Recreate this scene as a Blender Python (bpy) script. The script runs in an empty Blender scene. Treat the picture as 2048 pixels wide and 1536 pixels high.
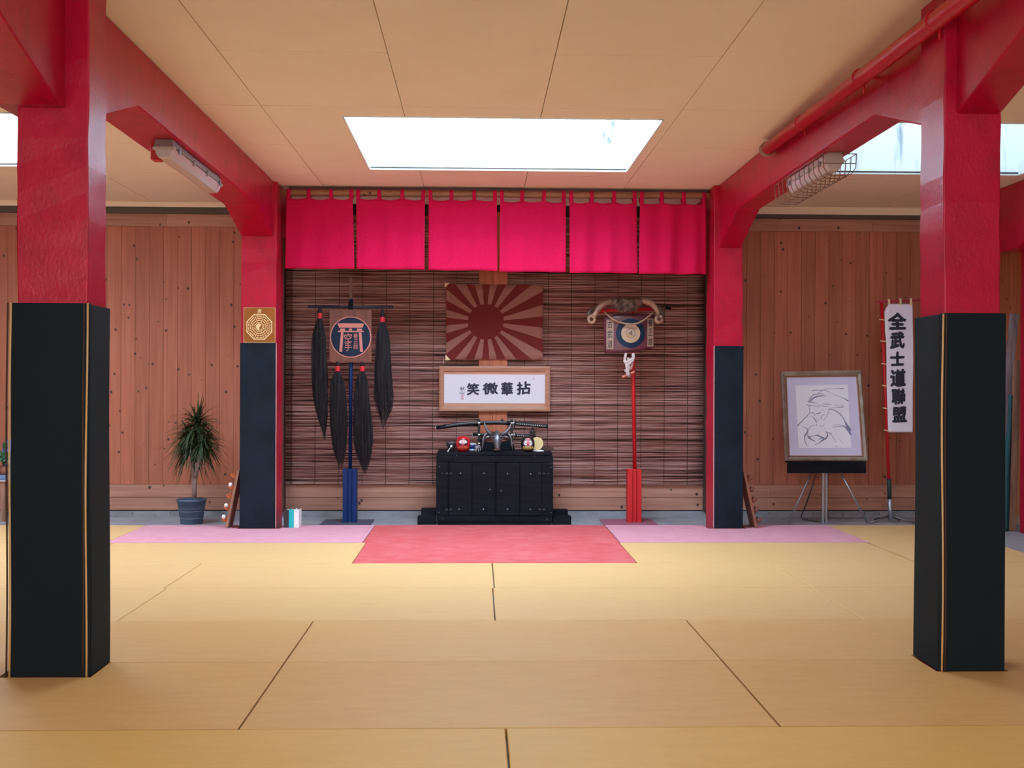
import bpy, math, random
from mathutils import Vector, Matrix
random.seed(7)
S = bpy.context.scene
COL = S.collection
PI = math.pi
# ------------------------------------------------------------------ camera
FPX, H, YAW, ROLL = 2300.0, 1.28, 0.030, 0.0035
_f = Vector((math.sin(YAW), math.cos(YAW), 0)); _r = Vector((math.cos(YAW), -math.sin(YAW), 0)); _u = Vector((0, 0, 1))
def _ray(px, py):
    a = (px - 1024) / FPX; b = -(py - 768) / FPX
    c, s = math.cos(ROLL), math.sin(ROLL)
    return _f + _r * (a * c - b * s) + _u * (b * c + a * s)
def P(px, py, Y):
    d = _ray(px, py); t = Y / d.y
    return (d.x * t, H + d.z * t)
def PX(px, Y, py=768): return P(px, py, Y)[0]
def PZ(py, Y, px=1000): return P(px, py, Y)[1]
def PS(n, Y): return n * Y / FPX
cd = bpy.data.cameras.new('camera'); cam = bpy.data.objects.new('camera', cd); COL.objects.link(cam)
cd.sensor_width = 36; cd.lens = FPX / 2048 * 36; cd.clip_end = 100
c_, s_ = math.cos(ROLL), math.sin(ROLL)
cx = _r * c_ + _u * s_; cy = _u * c_ - _r * s_; cz = -_f
M = Matrix((cx, cy, cz)).transposed().to_4x4(); M.translation = (0, 0, H)
cam.matrix_world = M; S.camera = cam

# ------------------------------------------------------------------ materials
def mat(name, col, rough=0.6, metal=0.0, var=None, bump=None, spec=None, coat=0, emis=None, sheen=0, alpha=None, trans=0):
    m = bpy.data.materials.new(name); m.use_nodes = True
    nt = m.node_tree; N = nt.nodes; L = nt.links; b = N['Principled BSDF']
    b.inputs['Base Color'].default_value = (*col, 1); b.inputs['Roughness'].default_value = rough
    b.inputs['Metallic'].default_value = metal
    if spec is not None: b.inputs['Specular IOR Level'].default_value = spec
    if coat: b.inputs['Coat Weight'].default_value = coat; b.inputs['Coat Roughness'].default_value = .15
    if sheen: b.inputs['Sheen Weight'].default_value = sheen
    if trans: b.inputs['Transmission Weight'].default_value = trans
    if alpha is not None: b.inputs['Alpha'].default_value = alpha
    if emis: b.inputs['Emission Color'].default_value = (*emis[0], 1); b.inputs['Emission Strength'].default_value = emis[1]
    tc = N.new('ShaderNodeTexCoord')
    if var:   # (scale3, other colour, lo, hi)
        mp = N.new('ShaderNodeMapping'); mp.inputs['Scale'].default_value = var[0]; L.new(tc.outputs['Object'], mp.inputs[0])
        n = N.new('ShaderNodeTexNoise'); n.inputs['Scale'].default_value = 1; n.inputs['Detail'].default_value = 5; n.inputs['Roughness'].default_value = .6
        L.new(mp.outputs[0], n.inputs['Vector'])
        r = N.new('ShaderNodeValToRGB'); r.color_ramp.elements[0].position = var[2]; r.color_ramp.elements[1].position = var[3]
        r.color_ramp.elements[0].color = (*col, 1); r.color_ramp.elements[1].color = (*var[1], 1)
        L.new(n.outputs['Fac'], r.inputs[0]); L.new(r.outputs[0], b.inputs['Base Color'])
    if bump:  # (scale3, strength, distance)
        mp = N.new('ShaderNodeMapping'); mp.inputs['Scale'].default_value = bump[0]; L.new(tc.outputs['Object'], mp.inputs[0])
        n = N.new('ShaderNodeTexNoise'); n.inputs['Scale'].default_value = 1; n.inputs['Detail'].default_value = 4
        L.new(mp.outputs[0], n.inputs['Vector'])
        bp = N.new('ShaderNodeBump'); bp.inputs['Strength'].default_value = bump[1]; bp.inputs['Distance'].default_value = bump[2]
        L.new(n.outputs['Fac'], bp.inputs['Height']); L.new(bp.outputs[0], b.inputs['Normal'])
    return m

def wood(name, c1, c2, grain, knots=True, rough=.6, dark=(.035, .012, .008), kth=.13):
    """boards with grain along one axis; 'rnd' (per board) shifts the figure and the tone"""
    m = bpy.data.materials.new(name); m.use_nodes = True
    nt = m.node_tree; N = nt.nodes; L = nt.links; b = N['Principled BSDF']; b.inputs['Roughness'].default_value = rough
    tc = N.new('ShaderNodeTexCoord'); at = N.new('ShaderNodeAttribute'); at.attribute_name = 'rnd'
    mul = N.new('ShaderNodeMath'); mul.operation = 'MULTIPLY'; mul.inputs[1].default_value = 37; L.new(at.outputs['Fac'], mul.inputs[0])
    mp = N.new('ShaderNodeMapping'); mp.inputs['Scale'].default_value = grain; L.new(tc.outputs['Object'], mp.inputs[0])
    n = N.new('ShaderNodeTexNoise'); n.noise_dimensions = '4D'; n.inputs['Scale'].default_value = 1; n.inputs['Detail'].default_value = 5
    n.inputs['Distortion'].default_value = .6; L.new(mp.outputs[0], n.inputs['Vector']); L.new(mul.outputs[0], n.inputs['W'])
    r = N.new('ShaderNodeValToRGB'); r.color_ramp.elements[0].position = .3; r.color_ramp.elements[1].position = .72
    r.color_ramp.elements[0].color = (*c1, 1); r.color_ramp.elements[1].color = (*c2, 1); L.new(n.outputs['Fac'], r.inputs[0])
    hv = N.new('ShaderNodeHueSaturation'); L.new(r.outputs[0], hv.inputs['Color'])
    mr = N.new('ShaderNodeMapRange'); mr.inputs['To Min'].default_value = .88; mr.inputs['To Max'].default_value = 1.12
    L.new(at.outputs['Fac'], mr.inputs['Value']); L.new(mr.outputs[0], hv.inputs['Value'])
    out = hv.outputs[0]
    if knots:
        v = N.new('ShaderNodeTexVoronoi'); v.inputs['Scale'].default_value = 8.6; v.inputs['Randomness'].default_value = 1
        vm = N.new('ShaderNodeMapping'); vm.inputs['Scale'].default_value = (1, 1, .85); L.new(tc.outputs['Object'], vm.inputs[0]); L.new(vm.outputs[0], v.inputs['Vector'])
        kr = N.new('ShaderNodeValToRGB'); kr.color_ramp.elements[0].position = kth * .55; kr.color_ramp.elements[1].position = kth
        kr.color_ramp.elements[0].color = (1, 1, 1, 1); kr.color_ramp.elements[1].color = (0, 0, 0, 1); L.new(v.outputs['Distance'], kr.inputs[0])
        mx = N.new('ShaderNodeMix'); mx.data_type = 'RGBA'; L.new(kr.outputs[0], mx.inputs[0]); L.new(out, mx.inputs[6]); mx.inputs[7].default_value = (*dark, 1)
        out = mx.outputs[2]
    L.new(out, b.inputs['Base Color'])
    bp = N.new('ShaderNodeBump'); bp.inputs['Strength'].default_value = .15; bp.inputs['Distance'].default_value = .003
    L.new(n.outputs['Fac'], bp.inputs['Height']); L.new(bp.outputs[0], b.inputs['Normal'])
    return m

# ------------------------------------------------------------------ mesh builder
ORG = {}
class MB:
    def __init__(s): s.v = []; s.f = []; s.m = []; s.r = []; s.smooth = []
    def _add(s, vs, fs, mi=0, rnd=0., smooth=False):
        o = len(s.v); s.v += [Vector(p) for p in vs]; s.f += [tuple(i + o for i in f) for f in fs]
        s.m += [mi] * len(fs); s.r += [rnd] * len(vs); s.smooth += [smooth] * len(fs); return s
    def box(s, x0, x1, y0, y1, z0, z1, mi=0, rnd=0., M=None):
        x0, x1 = sorted((x0, x1)); y0, y1 = sorted((y0, y1)); z0, z1 = sorted((z0, z1))
        vs = [(x, y, z) for z in (z0, z1) for y in (y0, y1) for x in (x0, x1)]
        if M: vs = [M @ Vector(p) for p in vs]
        return s._add(vs, [(0, 2, 3, 1), (4, 5, 7, 6), (0, 1, 5, 4), (2, 6, 7, 3), (0, 4, 6, 2), (1, 3, 7, 5)], mi, rnd)
    def prism(s, poly, axis, a, b, mi=0, rnd=0.):
        """poly: 2D outline; axis 'x' (poly=y,z) 'y' (poly=x,z) 'z' (poly=x,y)"""
        ar = sum(poly[i][0] * poly[(i + 1) % len(poly)][1] - poly[(i + 1) % len(poly)][0] * poly[i][1] for i in range(len(poly)))
        if ar < 0: poly = poly[::-1]
        n = len(poly)
        def pt(p, t): return {'x': (t, p[0], p[1]), 'y': (p[0], t, p[1]), 'z': (p[0], p[1], t)}[axis]
        vs = [pt(p, a) for p in poly] + [pt(p, b) for p in poly]
        flip = (axis == 'y') != (a > b)
        fs = [tuple(range(n))[::-1], tuple(range(n, 2 * n))] + [(i, (i + 1) % n, n + (i + 1) % n, n + i) for i in range(n)]
        if flip: fs = [f[::-1] for f in fs]
        return s._add(vs, fs, mi, rnd)
    def tube(s, pts, rad, n=10, mi=0, rnd=0., caps=True, sq=(1, 1), up=None):
        pts = [Vector(p) for p in pts]
        if not isinstance(rad, (list, tuple)): rad = [rad] * len(pts)
        vs = []; prev = None
        for i, p in enumerate(pts):
            t = (pts[min(i + 1, len(pts) - 1)] - pts[max(i - 1, 0)]).normalized()
            if prev is None:
                a = Vector(up) if up else (Vector((0, 0, 1)) if abs(t.z) < .9 else Vector((0, 1, 0)))
            else: a = prev
            a = (a - t * a.dot(t)).normalized(); prev = a; b = t.cross(a)
            for k in range(n):
                q = 2 * PI * k / n
                vs.append(p + (a * math.cos(q) * sq[0] + b * math.sin(q) * sq[1]) * rad[i])
        fs = []
        for i in range(len(pts) - 1):
            for k in range(n):
                fs.append((i * n + k, i * n + (k + 1) % n, (i + 1) * n + (k + 1) % n, (i + 1) * n + k))
        if caps: fs += [tuple(range(n))[::-1], tuple(range((len(pts) - 1) * n, len(pts) * n))]
        return s._add(vs, fs, mi, rnd, True)
    def lathe(s, c, prof, n=24, mi=0, sx=1, sy=1):
        vs = []; fs = []
        for r, z in prof:
            for k in range(n): q = 2 * PI * k / n; vs.append((c[0] + math.cos(q) * r * sx, c[1] + math.sin(q) * r * sy, c[2] + z))
        for i in range(len(prof) - 1):
            for k in range(n): fs.append((i * n + k, i * n + (k + 1) % n, (i + 1) * n + (k + 1) % n, (i + 1) * n + k))
        fs += [tuple(range(n))[::-1], tuple(range((len(prof) - 1) * n, len(prof) * n))]
        return s._add(vs, fs, mi, 0, True)
    def ball(s, c, rx, ry, rz, n=16, k=9, mi=0):
        return s.lathe(c, [(max(1e-4, math.sin(PI * i / k)) , -math.cos(PI * i / k) * rz) for i in range(k + 1)], n, mi, rx, ry)
    def disc(s, cx, cz, r, Y, r0=0., n=40, th=.002, mi=0, a0=0., a1=2 * PI):
        """flat annulus/disc facing the hall (-y), with thickness"""
        if r0 <= 0 and a1 - a0 > 6.28: return s.prism([(cx + r * math.cos(2 * PI * k / n), cz + r * math.sin(2 * PI * k / n)) for k in range(n)], 'y', Y, Y + th, mi)
        full = a1 - a0 > 6.28; m = n if full else n + 1; vs = []
        for yy in (Y, Y + th):
            for rr in (r0, r):
                for k in range(m): q = a0 + (a1 - a0) * k / n; vs.append((cx + rr * math.cos(q), yy, cz + rr * math.sin(q)))
        fs = []
        for k in range(n):
            j = (k + 1) % m
            fs += [(k, m + k, m + j, j), (2 * m + k, 2 * m + j, 3 * m + j, 3 * m + k), (m + k, 3 * m + k, 3 * m + j, m + j), (k, j, 2 * m + j, 2 * m + k)]
        return s._add(vs, [f[::-1] for f in fs], mi)
    def warp(s, fn, start=0):
        for i in range(start, len(s.v)): s.v[i] = Vector(fn(s.v[i]))
        return s
    def build(s, name, mats, parent=None, origin=None, bevel=0, sub=0, solid=0, smooth=None):
        if not isinstance(mats, (list, tuple)): mats = [mats]
        if parent is not None: o = ORG[parent.name]
        elif origin is not None: o = Vector(origin)
        else:
            xs = [p.x for p in s.v]; ys = [p.y for p in s.v]; zs = [p.z for p in s.v]
            o = Vector(((min(xs) + max(xs)) / 2, (min(ys) + max(ys)) / 2, min(zs)))
        me = bpy.data.meshes.new(name); me.from_pydata([tuple(p - o) for p in s.v], [], s.f)
        for m in mats: me.materials.append(m)
        me.polygons.foreach_set('material_index', s.m)
        me.polygons.foreach_set('use_smooth', [(x if smooth is None else smooth) for x in s.smooth])
        if any(s.r):
            a = me.attributes.new('rnd', 'FLOAT', 'POINT'); a.data.foreach_set('value', s.r)
        me.update()
        ob = bpy.data.objects.new(name, me); COL.objects.link(ob)
        if parent is not None: ob.parent = parent
        else: ob.location = o
        ORG[ob.name] = o
        if solid: q = ob.modifiers.new('solid', 'SOLIDIFY'); q.thickness = solid; q.offset = 0
        if bevel: q = ob.modifiers.new('bevel', 'BEVEL'); q.width = bevel; q.segments = 2; q.limit_method = 'ANGLE'; q.angle_limit = .6
        if sub: q = ob.modifiers.new('sub', 'SUBSURF'); q.levels = q.render_levels = sub
        return ob
def thing(name, label, cat, loc, group=None):
    o = bpy.data.objects.new(name, None); COL.objects.link(o); o.location = loc; o.empty_display_size = .1
    ORG[o.name] = Vector(loc); return tag(o, label, cat, group)
def tag(o, label, cat, group=None):
    o['label'] = label; o['category'] = cat
    if group: o['group'] = group
    return o
def struct(o): o['kind'] = 'structure'; return o

_tc = {}
def char_mesh(ch, off=.0):
    k = (ch, off)
    if k in _tc: return _tc[k]
    c = bpy.data.curves.new('glyph', 'FONT'); c.body = ch; c.size = 1; c.offset = off; c.resolution_u = 3; c.fill_mode = 'FRONT'
    o = bpy.data.objects.new('glyph', c); COL.objects.link(o)
    bpy.context.view_layer.update()
    dg = bpy.context.evaluated_depsgraph_get(); me = bpy.data.meshes.new_from_object(o.evaluated_get(dg))
    vs = [v.co.copy() for v in me.vertices]; fs = [tuple(p.vertices) for p in me.polygons]
    bpy.data.objects.remove(o); bpy.data.meshes.remove(me); bpy.data.curves.remove(c)
    x0 = min(v.x for v in vs); x1 = max(v.x for v in vs); y0 = min(v.y for v in vs); y1 = max(v.y for v in vs)
    _tc[k] = ([((v.x - x0) / (x1 - x0), (v.y - y0) / (y1 - y0)) for v in vs], fs)
    return _tc[k]
def glyph(mb, ch, px0, px1, py0, py1, Y, off=.01, mi=0, wob=.015):
    """put one character in a box given on the picture plane Y"""
    vs, fs = char_mesh(ch, 0.)
    xa, za = P(px0, py1, Y); xb, zb = P(px1, py0, Y)
    h = off * .75
    for q, (sx, sy) in enumerate(((0, 0), (h, h * .4), (-h, -h * .4), (h * .4, -h), (-h * .4, h))):
        if q and off < .006: break
        out = []
        for x, y in vs:
            x2 = (x - .5) * (1 - 2 * h) + .5 + wob * math.sin(y * 7 + ord(ch) % 7) + sx; y2 = (y - .5) * (1 - 2 * h) + .5 + wob * math.sin(x * 6 + ord(ch) % 5) + .04 * x + sy
            out.append((xa + (xb - xa) * x2, Y - .00012 * q, za + (zb - za) * y2))
        mb._add(out, [f for f in fs], mi)
    return mb

def clip_rect(poly, x0, x1, z0, z1):
    def cl(pts, ins, cut):
        out = []
        for i in range(len(pts)):
            a, b = pts[i], pts[(i + 1) % len(pts)]
            if ins(a): out.append(a)
            if ins(a) != ins(b): out.append(cut(a, b))
        return out
    def cx(v): return lambda a, b: (v, a[1] + (b[1] - a[1]) * (v - a[0]) / (b[0] - a[0]))
    def cz(v): return lambda a, b: (a[0] + (b[0] - a[0]) * (v - a[1]) / (b[1] - a[1]), v)
    for ins, cut in ((lambda p: p[0] >= x0, cx(x0)), (lambda p: p[0] <= x1, cx(x1)), (lambda p: p[1] >= z0, cz(z0)), (lambda p: p[1] <= z1, cz(z1))):
        if poly: poly = cl(poly, ins, cut)
    return poly

# ------------------------------------------------------------------ palette
RED = mat('red_paint', (.48, .002, .034), .33, var=((9, 9, 5), (.38, .002, .025), .45, .7), bump=((70, 70, 50), .35, .004), spec=.3)
REDP = mat('red_pipe_paint', (.52, .006, .018), .35, bump=((40, 40, 40), .1, .002))
REDW = mat('red_painted_wood', (.55, .006, .014), .45)
BLUEW = mat('blue_painted_wood', (.006, .03, .14), .5, spec=.2)
PAD = mat('black_padding', (.006, .0125, .018), .7, bump=((260, 260, 260), .15, .001), spec=.15)
PADF = mat('dark_blue_padding', (.009, .017, .032), .6, spec=.15, var=((4, 4, 4), (.006, .011, .020), .4, .6), bump=((200, 200, 200), .12, .001))
GOLD = mat('gold_piping', (.62, .36, .11), .5, var=((3, 3, 6), (.60, .40, .22), .4, .6))
FOAMD = mat('brown_seam', (.06, .025, .012), .8)
CEIL = mat('ceiling_board', (.93, .81, .67), .8, spec=.2, var=((1.3, 1.3, 1), (.90, .77, .62), .35, .7), bump=((120, 120, 50), .08, .002))
YELB = mat('brown_ochre_vinyl', (.61, .345, .125), .5, var=((5, 22, 5), (.565, .31, .105), .3, .75), bump=((190, 330, 100), .22, .002), spec=.2)
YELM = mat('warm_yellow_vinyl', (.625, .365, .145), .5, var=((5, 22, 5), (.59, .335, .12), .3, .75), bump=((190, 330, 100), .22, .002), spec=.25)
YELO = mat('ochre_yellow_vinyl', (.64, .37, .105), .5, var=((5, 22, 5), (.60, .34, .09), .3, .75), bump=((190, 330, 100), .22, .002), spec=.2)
YEL = mat('yellow_vinyl', (.65, .41, .185), .5, var=((5, 22, 5), (.615, .375, .16), .3, .75), bump=((190, 330, 100), .22, .002), spec=.27)
PINK = mat('pink_vinyl', (.60, .26, .33), .55, spec=.25, var=((7, 9, 5), (.65, .32, .39), .35, .7), bump=((190, 330, 100), .2, .002))
CORAL = mat('coral_vinyl', (.53, .08, .085), .6, spec=.25, var=((6, 9, 5), (.60, .155, .165), .4, .75), bump=((190, 330, 100), .2, .002))
CONC = mat('concrete', (.24, .25, .28), .7, var=((5, 5, 5), (.34, .35, .39), .35, .7), bump=((60, 60, 60), .3, .003))
SHAFT = mat('skylight_plaster', (.74, .82, .86), .8, var=((9, 3, 1.6), (.16, .22, .26), .56, .8))
FABR = mat('crimson_cloth', (.60, .007, .07), .9, var=((60, 60, 60), (.55, .006, .06), .4, .6), bump=((500, 500, 500), .1, .001), spec=.1)
BLK = mat('black_wood', (.004, .005, .009), .6, spec=.12, var=((3, 3, 30), (.010, .011, .019), .4, .7), bump=((6, 6, 60), .2, .002))
BLKG = mat('black_lacquer', (.004, .006, .012), .2, spec=.4)
GREYM = mat('dull_grey_metal', (.22, .22, .24), .38, .8)
STEEL = mat('steel', (.42, .46, .55), .35, .8)
SILV = mat('silver', (.65, .67, .72), .3, .9)
WHT = mat('white_plastic', (.8, .82, .85), .5)
WRM = mat('warm_white_plastic', (.52, .46, .43), .3, coat=.3)
DIFF = mat('clear_ribbed_cover', (.60, .52, .54), .25, coat=.5, bump=((4, 4, 4), .05, .001))
WIRE = mat('rusty_wire', (.26, .15, .12), .5, .5)
WPL_V = wood('pine_boards', (.34, .10, .052), (.47, .155, .09), (34, 34, 1.3))
WPL_H = wood('pine_boards_horizontal', (.38, .165, .115), (.55, .28, .205), (1.3, 34, 34), kth=.15)
WPL_S = wood('pine_boards_side', (.40, .14, .06), (.62, .24, .12), (34, 34, 1.3))
WPLK = wood('centre_planks', (.42, .11, .05), (.56, .18, .09), (30, 30, 1.5), kth=.09)
def reed_material():
    m = bpy.data.materials.new('reed'); m.use_nodes = True
    N = m.node_tree.nodes; L = m.node_tree.links; b = N['Principled BSDF']; b.inputs['Roughness'].default_value = .5; b.inputs['Specular IOR Level'].default_value = .3
    tc = N.new('ShaderNodeTexCoord'); mp = N.new('ShaderNodeMapping'); mp.inputs['Scale'].default_value = (2.2, 1, 40); L.new(tc.outputs['Object'], mp.inputs[0])
    n = N.new('ShaderNodeTexNoise'); n.noise_dimensions = '4D'; n.inputs['Scale'].default_value = 1; n.inputs['Detail'].default_value = 3; L.new(mp.outputs[0], n.inputs['Vector'])
    at = N.new('ShaderNodeAttribute'); at.attribute_name = 'rnd'
    mul = N.new('ShaderNodeMath'); mul.operation = 'MULTIPLY'; mul.inputs[1].default_value = 50; L.new(at.outputs['Fac'], mul.inputs[0]); L.new(mul.outputs[0], n.inputs['W'])
    add = N.new('ShaderNodeMath'); add.operation = 'MULTIPLY_ADD'; add.inputs[1].default_value = .42; L.new(at.outputs['Fac'], add.inputs[0]); L.new(n.outputs['Fac'], add.inputs[2])
    r = N.new('ShaderNodeValToRGB'); e = r.color_ramp.elements; e[0].position = .42; e[0].color = (.028, .008, .008, 1); e[1].position = .98; e[1].color = (.62, .38, .34, 1)
    q = e.new(.62); q.color = (.32, .115, .09, 1); L.new(add.outputs[0], r.inputs[0]); L.new(r.outputs[0], b.inputs['Base Color'])
    return m
REED = reed_material()
REEDD = mat('blind_cord', (.05, .02, .018), .8)
BOARD = mat('varnished_board', (.20, .05, .03), .35, var=((20, 20, 2), (.13, .03, .022), .4, .6))
BOARDP = mat('purple_varnished_board', (.14, .028, .045), .4, coat=.1, var=((2, 20, 14), (.09, .02, .03), .4, .6))
SALM = mat('salmon_paint', (.62, .22, .18), .5)
NAVY = mat('navy_paint', (.008, .022, .052), .5, spec=.2)
INK = mat('ink', (.02, .022, .05), .7)
PAPER = mat('paper', (.72, .70, .78), .8)
CLOTHW = mat('white_banner_cloth', (.80, .77, .93), .85, bump=((300, 300, 300), .1, .001))
FRW = mat('light_wood_frame', (.44, .21, .135), .45, var=((4, 4, 40), (.38, .17, .10), .4, .6))
FRI = mat('pale_silk', (.56, .27, .18), .7)
HAIR = mat('black_horsehair', (.009, .009, .012), .6, spec=.25, var=((70, 70, 3), (.045, .040, .048), .4, .7))
BANDR = mat('red_band', (.60, .02, .04), .6)
TRACK = mat('dark_gap', (.03, .024, .02), .9)
FLAGW = mat('faded_flag_cloth', (.34, .145, .115), .85, bump=((300, 300, 300), .1, .001))
FLAGR = mat('dark_red_flag_cloth', (.16, .012, .012), .85)
CREAM = mat('cream', (.78, .60, .36), .6)
BRASS = mat('pale_gold_line', (.80, .58, .30), .4)
PLAQ = mat('amber_plaque', (.28, .09, .018), .5, spec=.15, var=((5, 5, 5), (.33, .11, .024), .4, .6))
ROPE = mat('jute_rope', (.34, .20, .12), .8, bump=((200, 200, 60), .5, .004))
ROPW = mat('cotton_rope', (.60, .52, .52), .8, bump=((150, 150, 150), .5, .004))
HORN = mat('horn', (.38, .20, .13), .4, var=((14, 14, 14), (.13, .065, .045), .42, .68))
HORND = mat('horn_shade_brown', (.12, .07, .05), .4)
FUR = mat('brown_fur', (.26, .15, .11), .9, var=((25, 25, 25), (.10, .05, .04), .4, .6), bump=((120, 120, 120), .6, .01))
LEAF = mat('dracaena_leaf', (.022, .05, .018), .5, spec=.3, var=((12, 12, 12), (.075, .10, .045), .45, .65))
LEAFL = mat('broad_leaf', (.03, .13, .06), .4)
BARK = mat('pale_bark', (.30, .22, .22), .8, bump=((30, 30, 90), .5, .004))
POTM = mat('blue_grey_zinc', (.10, .15, .24), .5, .3)
POTL = mat('pot_ring_line', (.22, .25, .32), .5)
TEAL = mat('turquoise_cover', (.0, .52, .56), .5)
WHITE = mat('white_cover', (.86, .88, .9), .5)
CHAR = mat('charcoal_cover', (.03, .028, .03), .5)
ORNG = mat('orange_plastic', (.55, .13, .03), .5)
DARUR = mat('red_lacquer', (.50, .008, .018), .3, coat=.4)
DARUB = mat('black_lacquered_doll', (.012, .010, .014), .3, coat=.4)
FACEP = mat('pink_face', (.52, .10, .13), .5)
MOONM = mat('cream_moon', (.74, .56, .28), .5)
BONE = mat('patinated_metal', (.20, .20, .24), .36, .7, var=((60, 60, 60), (.10, .09, .09), .4, .65), bump=((120, 120, 120), .3, .003))
CERB = mat('blue_glaze', (.05, .13, .42), .3)
STONE = mat('dark_stone', (.045, .04, .042), .5)
SILVF = mat('silver_gilt_frame', (.30, .25, .19), .35, .6, var=((9, 9, 9), (.42, .38, .34), .4, .6))
MATB = mat('lavender_passepartout', (.62, .61, .86), .8)
ART = mat('drawing_paper', (.82, .85, 1.0), .8)
STRK = mat('grey_wash_ink', (.22, .25, .44), .8)
STRKL = mat('light_wash_ink', (.38, .40, .60), .8)
GREEN = mat('dark_green_sleeve', (.012, .04, .035), .5)
PLG = mat('grey_weathered_plank', (.30, .24, .27), .8, var=((20, 20, 2), (.18, .13, .15), .4, .6))
PLB = mat('brown_raw_plank', (.36, .19, .13), .7, var=((20, 20, 2), (.24, .12, .08), .4, .6))
TEALC = mat('teal_cloth', (.012, .085, .11), .8)
BLUEB = mat('blue_bench_top', (.14, .22, .42), .5)
VASE = mat('blue_glass', (.10, .22, .55), .25, coat=.4)
WINE = mat('worn_pink_mat', (.30, .09, .14), .8)
FILLW = mat('added_window_glow', (.8, .9, 1), .5, emis=((1.0, .94, .86), 7.6))

# ------------------------------------------------------------------ SETTING
XL, XR, YB, YF, ZC, ZF = -6.0, 5.15, 11.45, -4.0, 3.06, -.04
mb = MB(); mb.box(XL - .3, XR + .3, YF - .3, YB + .3, -.30, ZF); struct(mb.build('floor', CONC))
# ceiling boards with skylight openings
SK = [(-5.25, -3.07, 7.68, 9.56, 15.0), (-.90, 1.24, 7.68, 9.56, 18.0), (2.74, 4.55, 7.68, 9.56, 3.0), (-.90, 1.24, 2.35, 4.23, 4.6)]  # last opening: unseen skylight added to brighten near floor and ceiling
def cut(rects, holes):
    for (a, b, c, d) in holes:
        nr = []
        for (x0, x1, y0, y1) in rects:
            if x1 <= a or x0 >= b or y1 <= c or y0 >= d: nr.append((x0, x1, y0, y1)); continue
            if x0 < a: nr.append((x0, a, y0, y1))
            if x1 > b: nr.append((b, x1, y0, y1))
            xa, xb = max(x0, a), min(x1, b)
            if y0 < c: nr.append((xa, xb, y0, c))
            if y1 > d: nr.append((xa, xb, d, y1))
        rects = nr
    return rects
HO = [q[:4] for q in SK]
mb = MB(); g = .0025
xs = [XL] + [x for x in (-2.3 + .905 * k for k in range(-4, 9)) if XL < x < XR - .1] + [XR]
ys = [YF] + [y for y in (6.2 + 1.215 * k for k in range(-8, 5)) if YF < y < YB - .1] + [YB]
for i in range(len(xs) - 1):
    for j in range(len(ys) - 1):
        dz = random.uniform(-.0015, .0015)
        for (x0, x1, y0, y1) in cut([(xs[i], xs[i + 1], ys[j], ys[j + 1])], HO):
            mb.box(x0 + (g if x0 == xs[i] else 0), x1 - (g if x1 == xs[i + 1] else 0), y0 + (g if y0 == ys[j] else 0), y1 - (g if y1 == ys[j + 1] else 0), ZC + dz, ZC + .02)
for (x0, x1, y0, y1) in cut([(XL - .3, XR + .3, YF - .3, YB + .3)], HO): mb.box(x0, x1, y0, y1, ZC + .02, ZC + .12, 1)
struct(mb.build('ceiling', [CEIL, TRACK]))
for i, (a, b, c, d, pw) in enumerate(SK):
    o = MB(); t = .06; z0, z1 = ZC + .004, ZC + .85
    for w in ((a - t, a, c - t, d + t), (b, b + t, c - t, d + t), (a, b, c - t, c), (a, b, d, d + t)):
        o.box(*w, ZC + .122, z1)
    for w in ((a - .004, a + .006, c, d), (b - .006, b + .004, c, d), (a, b, c - .004, c + .006), (a, b, d - .006, d + .004)):
        o.box(*w, z0 - .012, z1 - .01)
    w = struct(o.build('window_%d' % (i + 1 if i < 3 else 6), SHAFT))
    p = MB(); p.box(a - t, b + t, c - t, d + t, z1 + .002, z1 + .02); p.build('pane', mat('frosted_sky_pane', (.8, .9, 1), .5, emis=((.70, .87, 1.0), pw)), w)
    if i == 1:
        q = MB(); Yq = d - .008
        x, z = P(1218, 262, Yq); q.disc(x, z, .055, Yq, th=.0015); q.warp(lambda v: (v.x, v.y, z + (v.z - z) * 1.9))
        q.build('damp_stain', mat('damp_stain', (.06, .075, .09), .9, var=((30, 30, 12), (.30, .36, .38), .4, .6)), w)
    q = MB(); q.box(a + .006, b - .006, d - .012, d - .006, ZC + .006, ZC + .016); q.build('edge_trim', TRACK, w)

# back wall: vertical boards above, horizontal boards below
def planks_v(mb, x0, x1, Y, z0, z1, w=.138, th=.02, mi=0):
    x = x0
    while x < x1 - .01:
        e = min(x + w, x1); mb.box(x + .0015, e - .0015, Y + random.uniform(0, .002), Y + th, z0, z1, mi, random.uniform(.02, 1)); x = e
def planks_h(mb, x0, x1, Y, z0, z1, n, th=.02, mi=0, L=2.3):
    h = (z1 - z0) / n
    for k in range(n):
        x = x0
        while x < x1 - .01:
            e = min(x + random.uniform(.7, 1.2) * L, x1)
            mb.box(x + .001, e - .001, Y + random.uniform(0, .003), Y + th, z0 + k * h + .002, z0 + (k + 1) * h - .002, mi, random.uniform(.02, 1)); x = e
zb = .005; zm = PZ(969, YB); zt = PZ(453, YB, 300); zt2 = PZ(427, YB, 300)
mb = MB(); mb.box(XL - .3, XR + .3, YB + .02, YB + .3, ZF, ZC + .02, 1)
planks_v(mb, XL, XR, YB, zm, zt); planks_h(mb, XL, XR, YB - .012, zb + .02, zm, 2, .03, 2); planks_h(mb, XL, XR, YB - .005, zt, zt2, 1, .025, 2, 1.1)
struct(mb.build('wall_back', [WPL_V, TRACK, WPL_H]))
mb = MB(); mb.box(XR, XR + .3, YF, YB, ZF, ZC + .02, 1)
y = 5.0
while y < YB - .02: mb.box(XR - .02, XR, y + .0015, min(y + .138, YB - .02) - .0015, .05, 3.0, 0, random.uniform(.02, 1)); y += .138
struct(mb.build('wall_right', [WPL_S, mat('plaster_side', (.42, .30, .22), .8)]))
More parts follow.
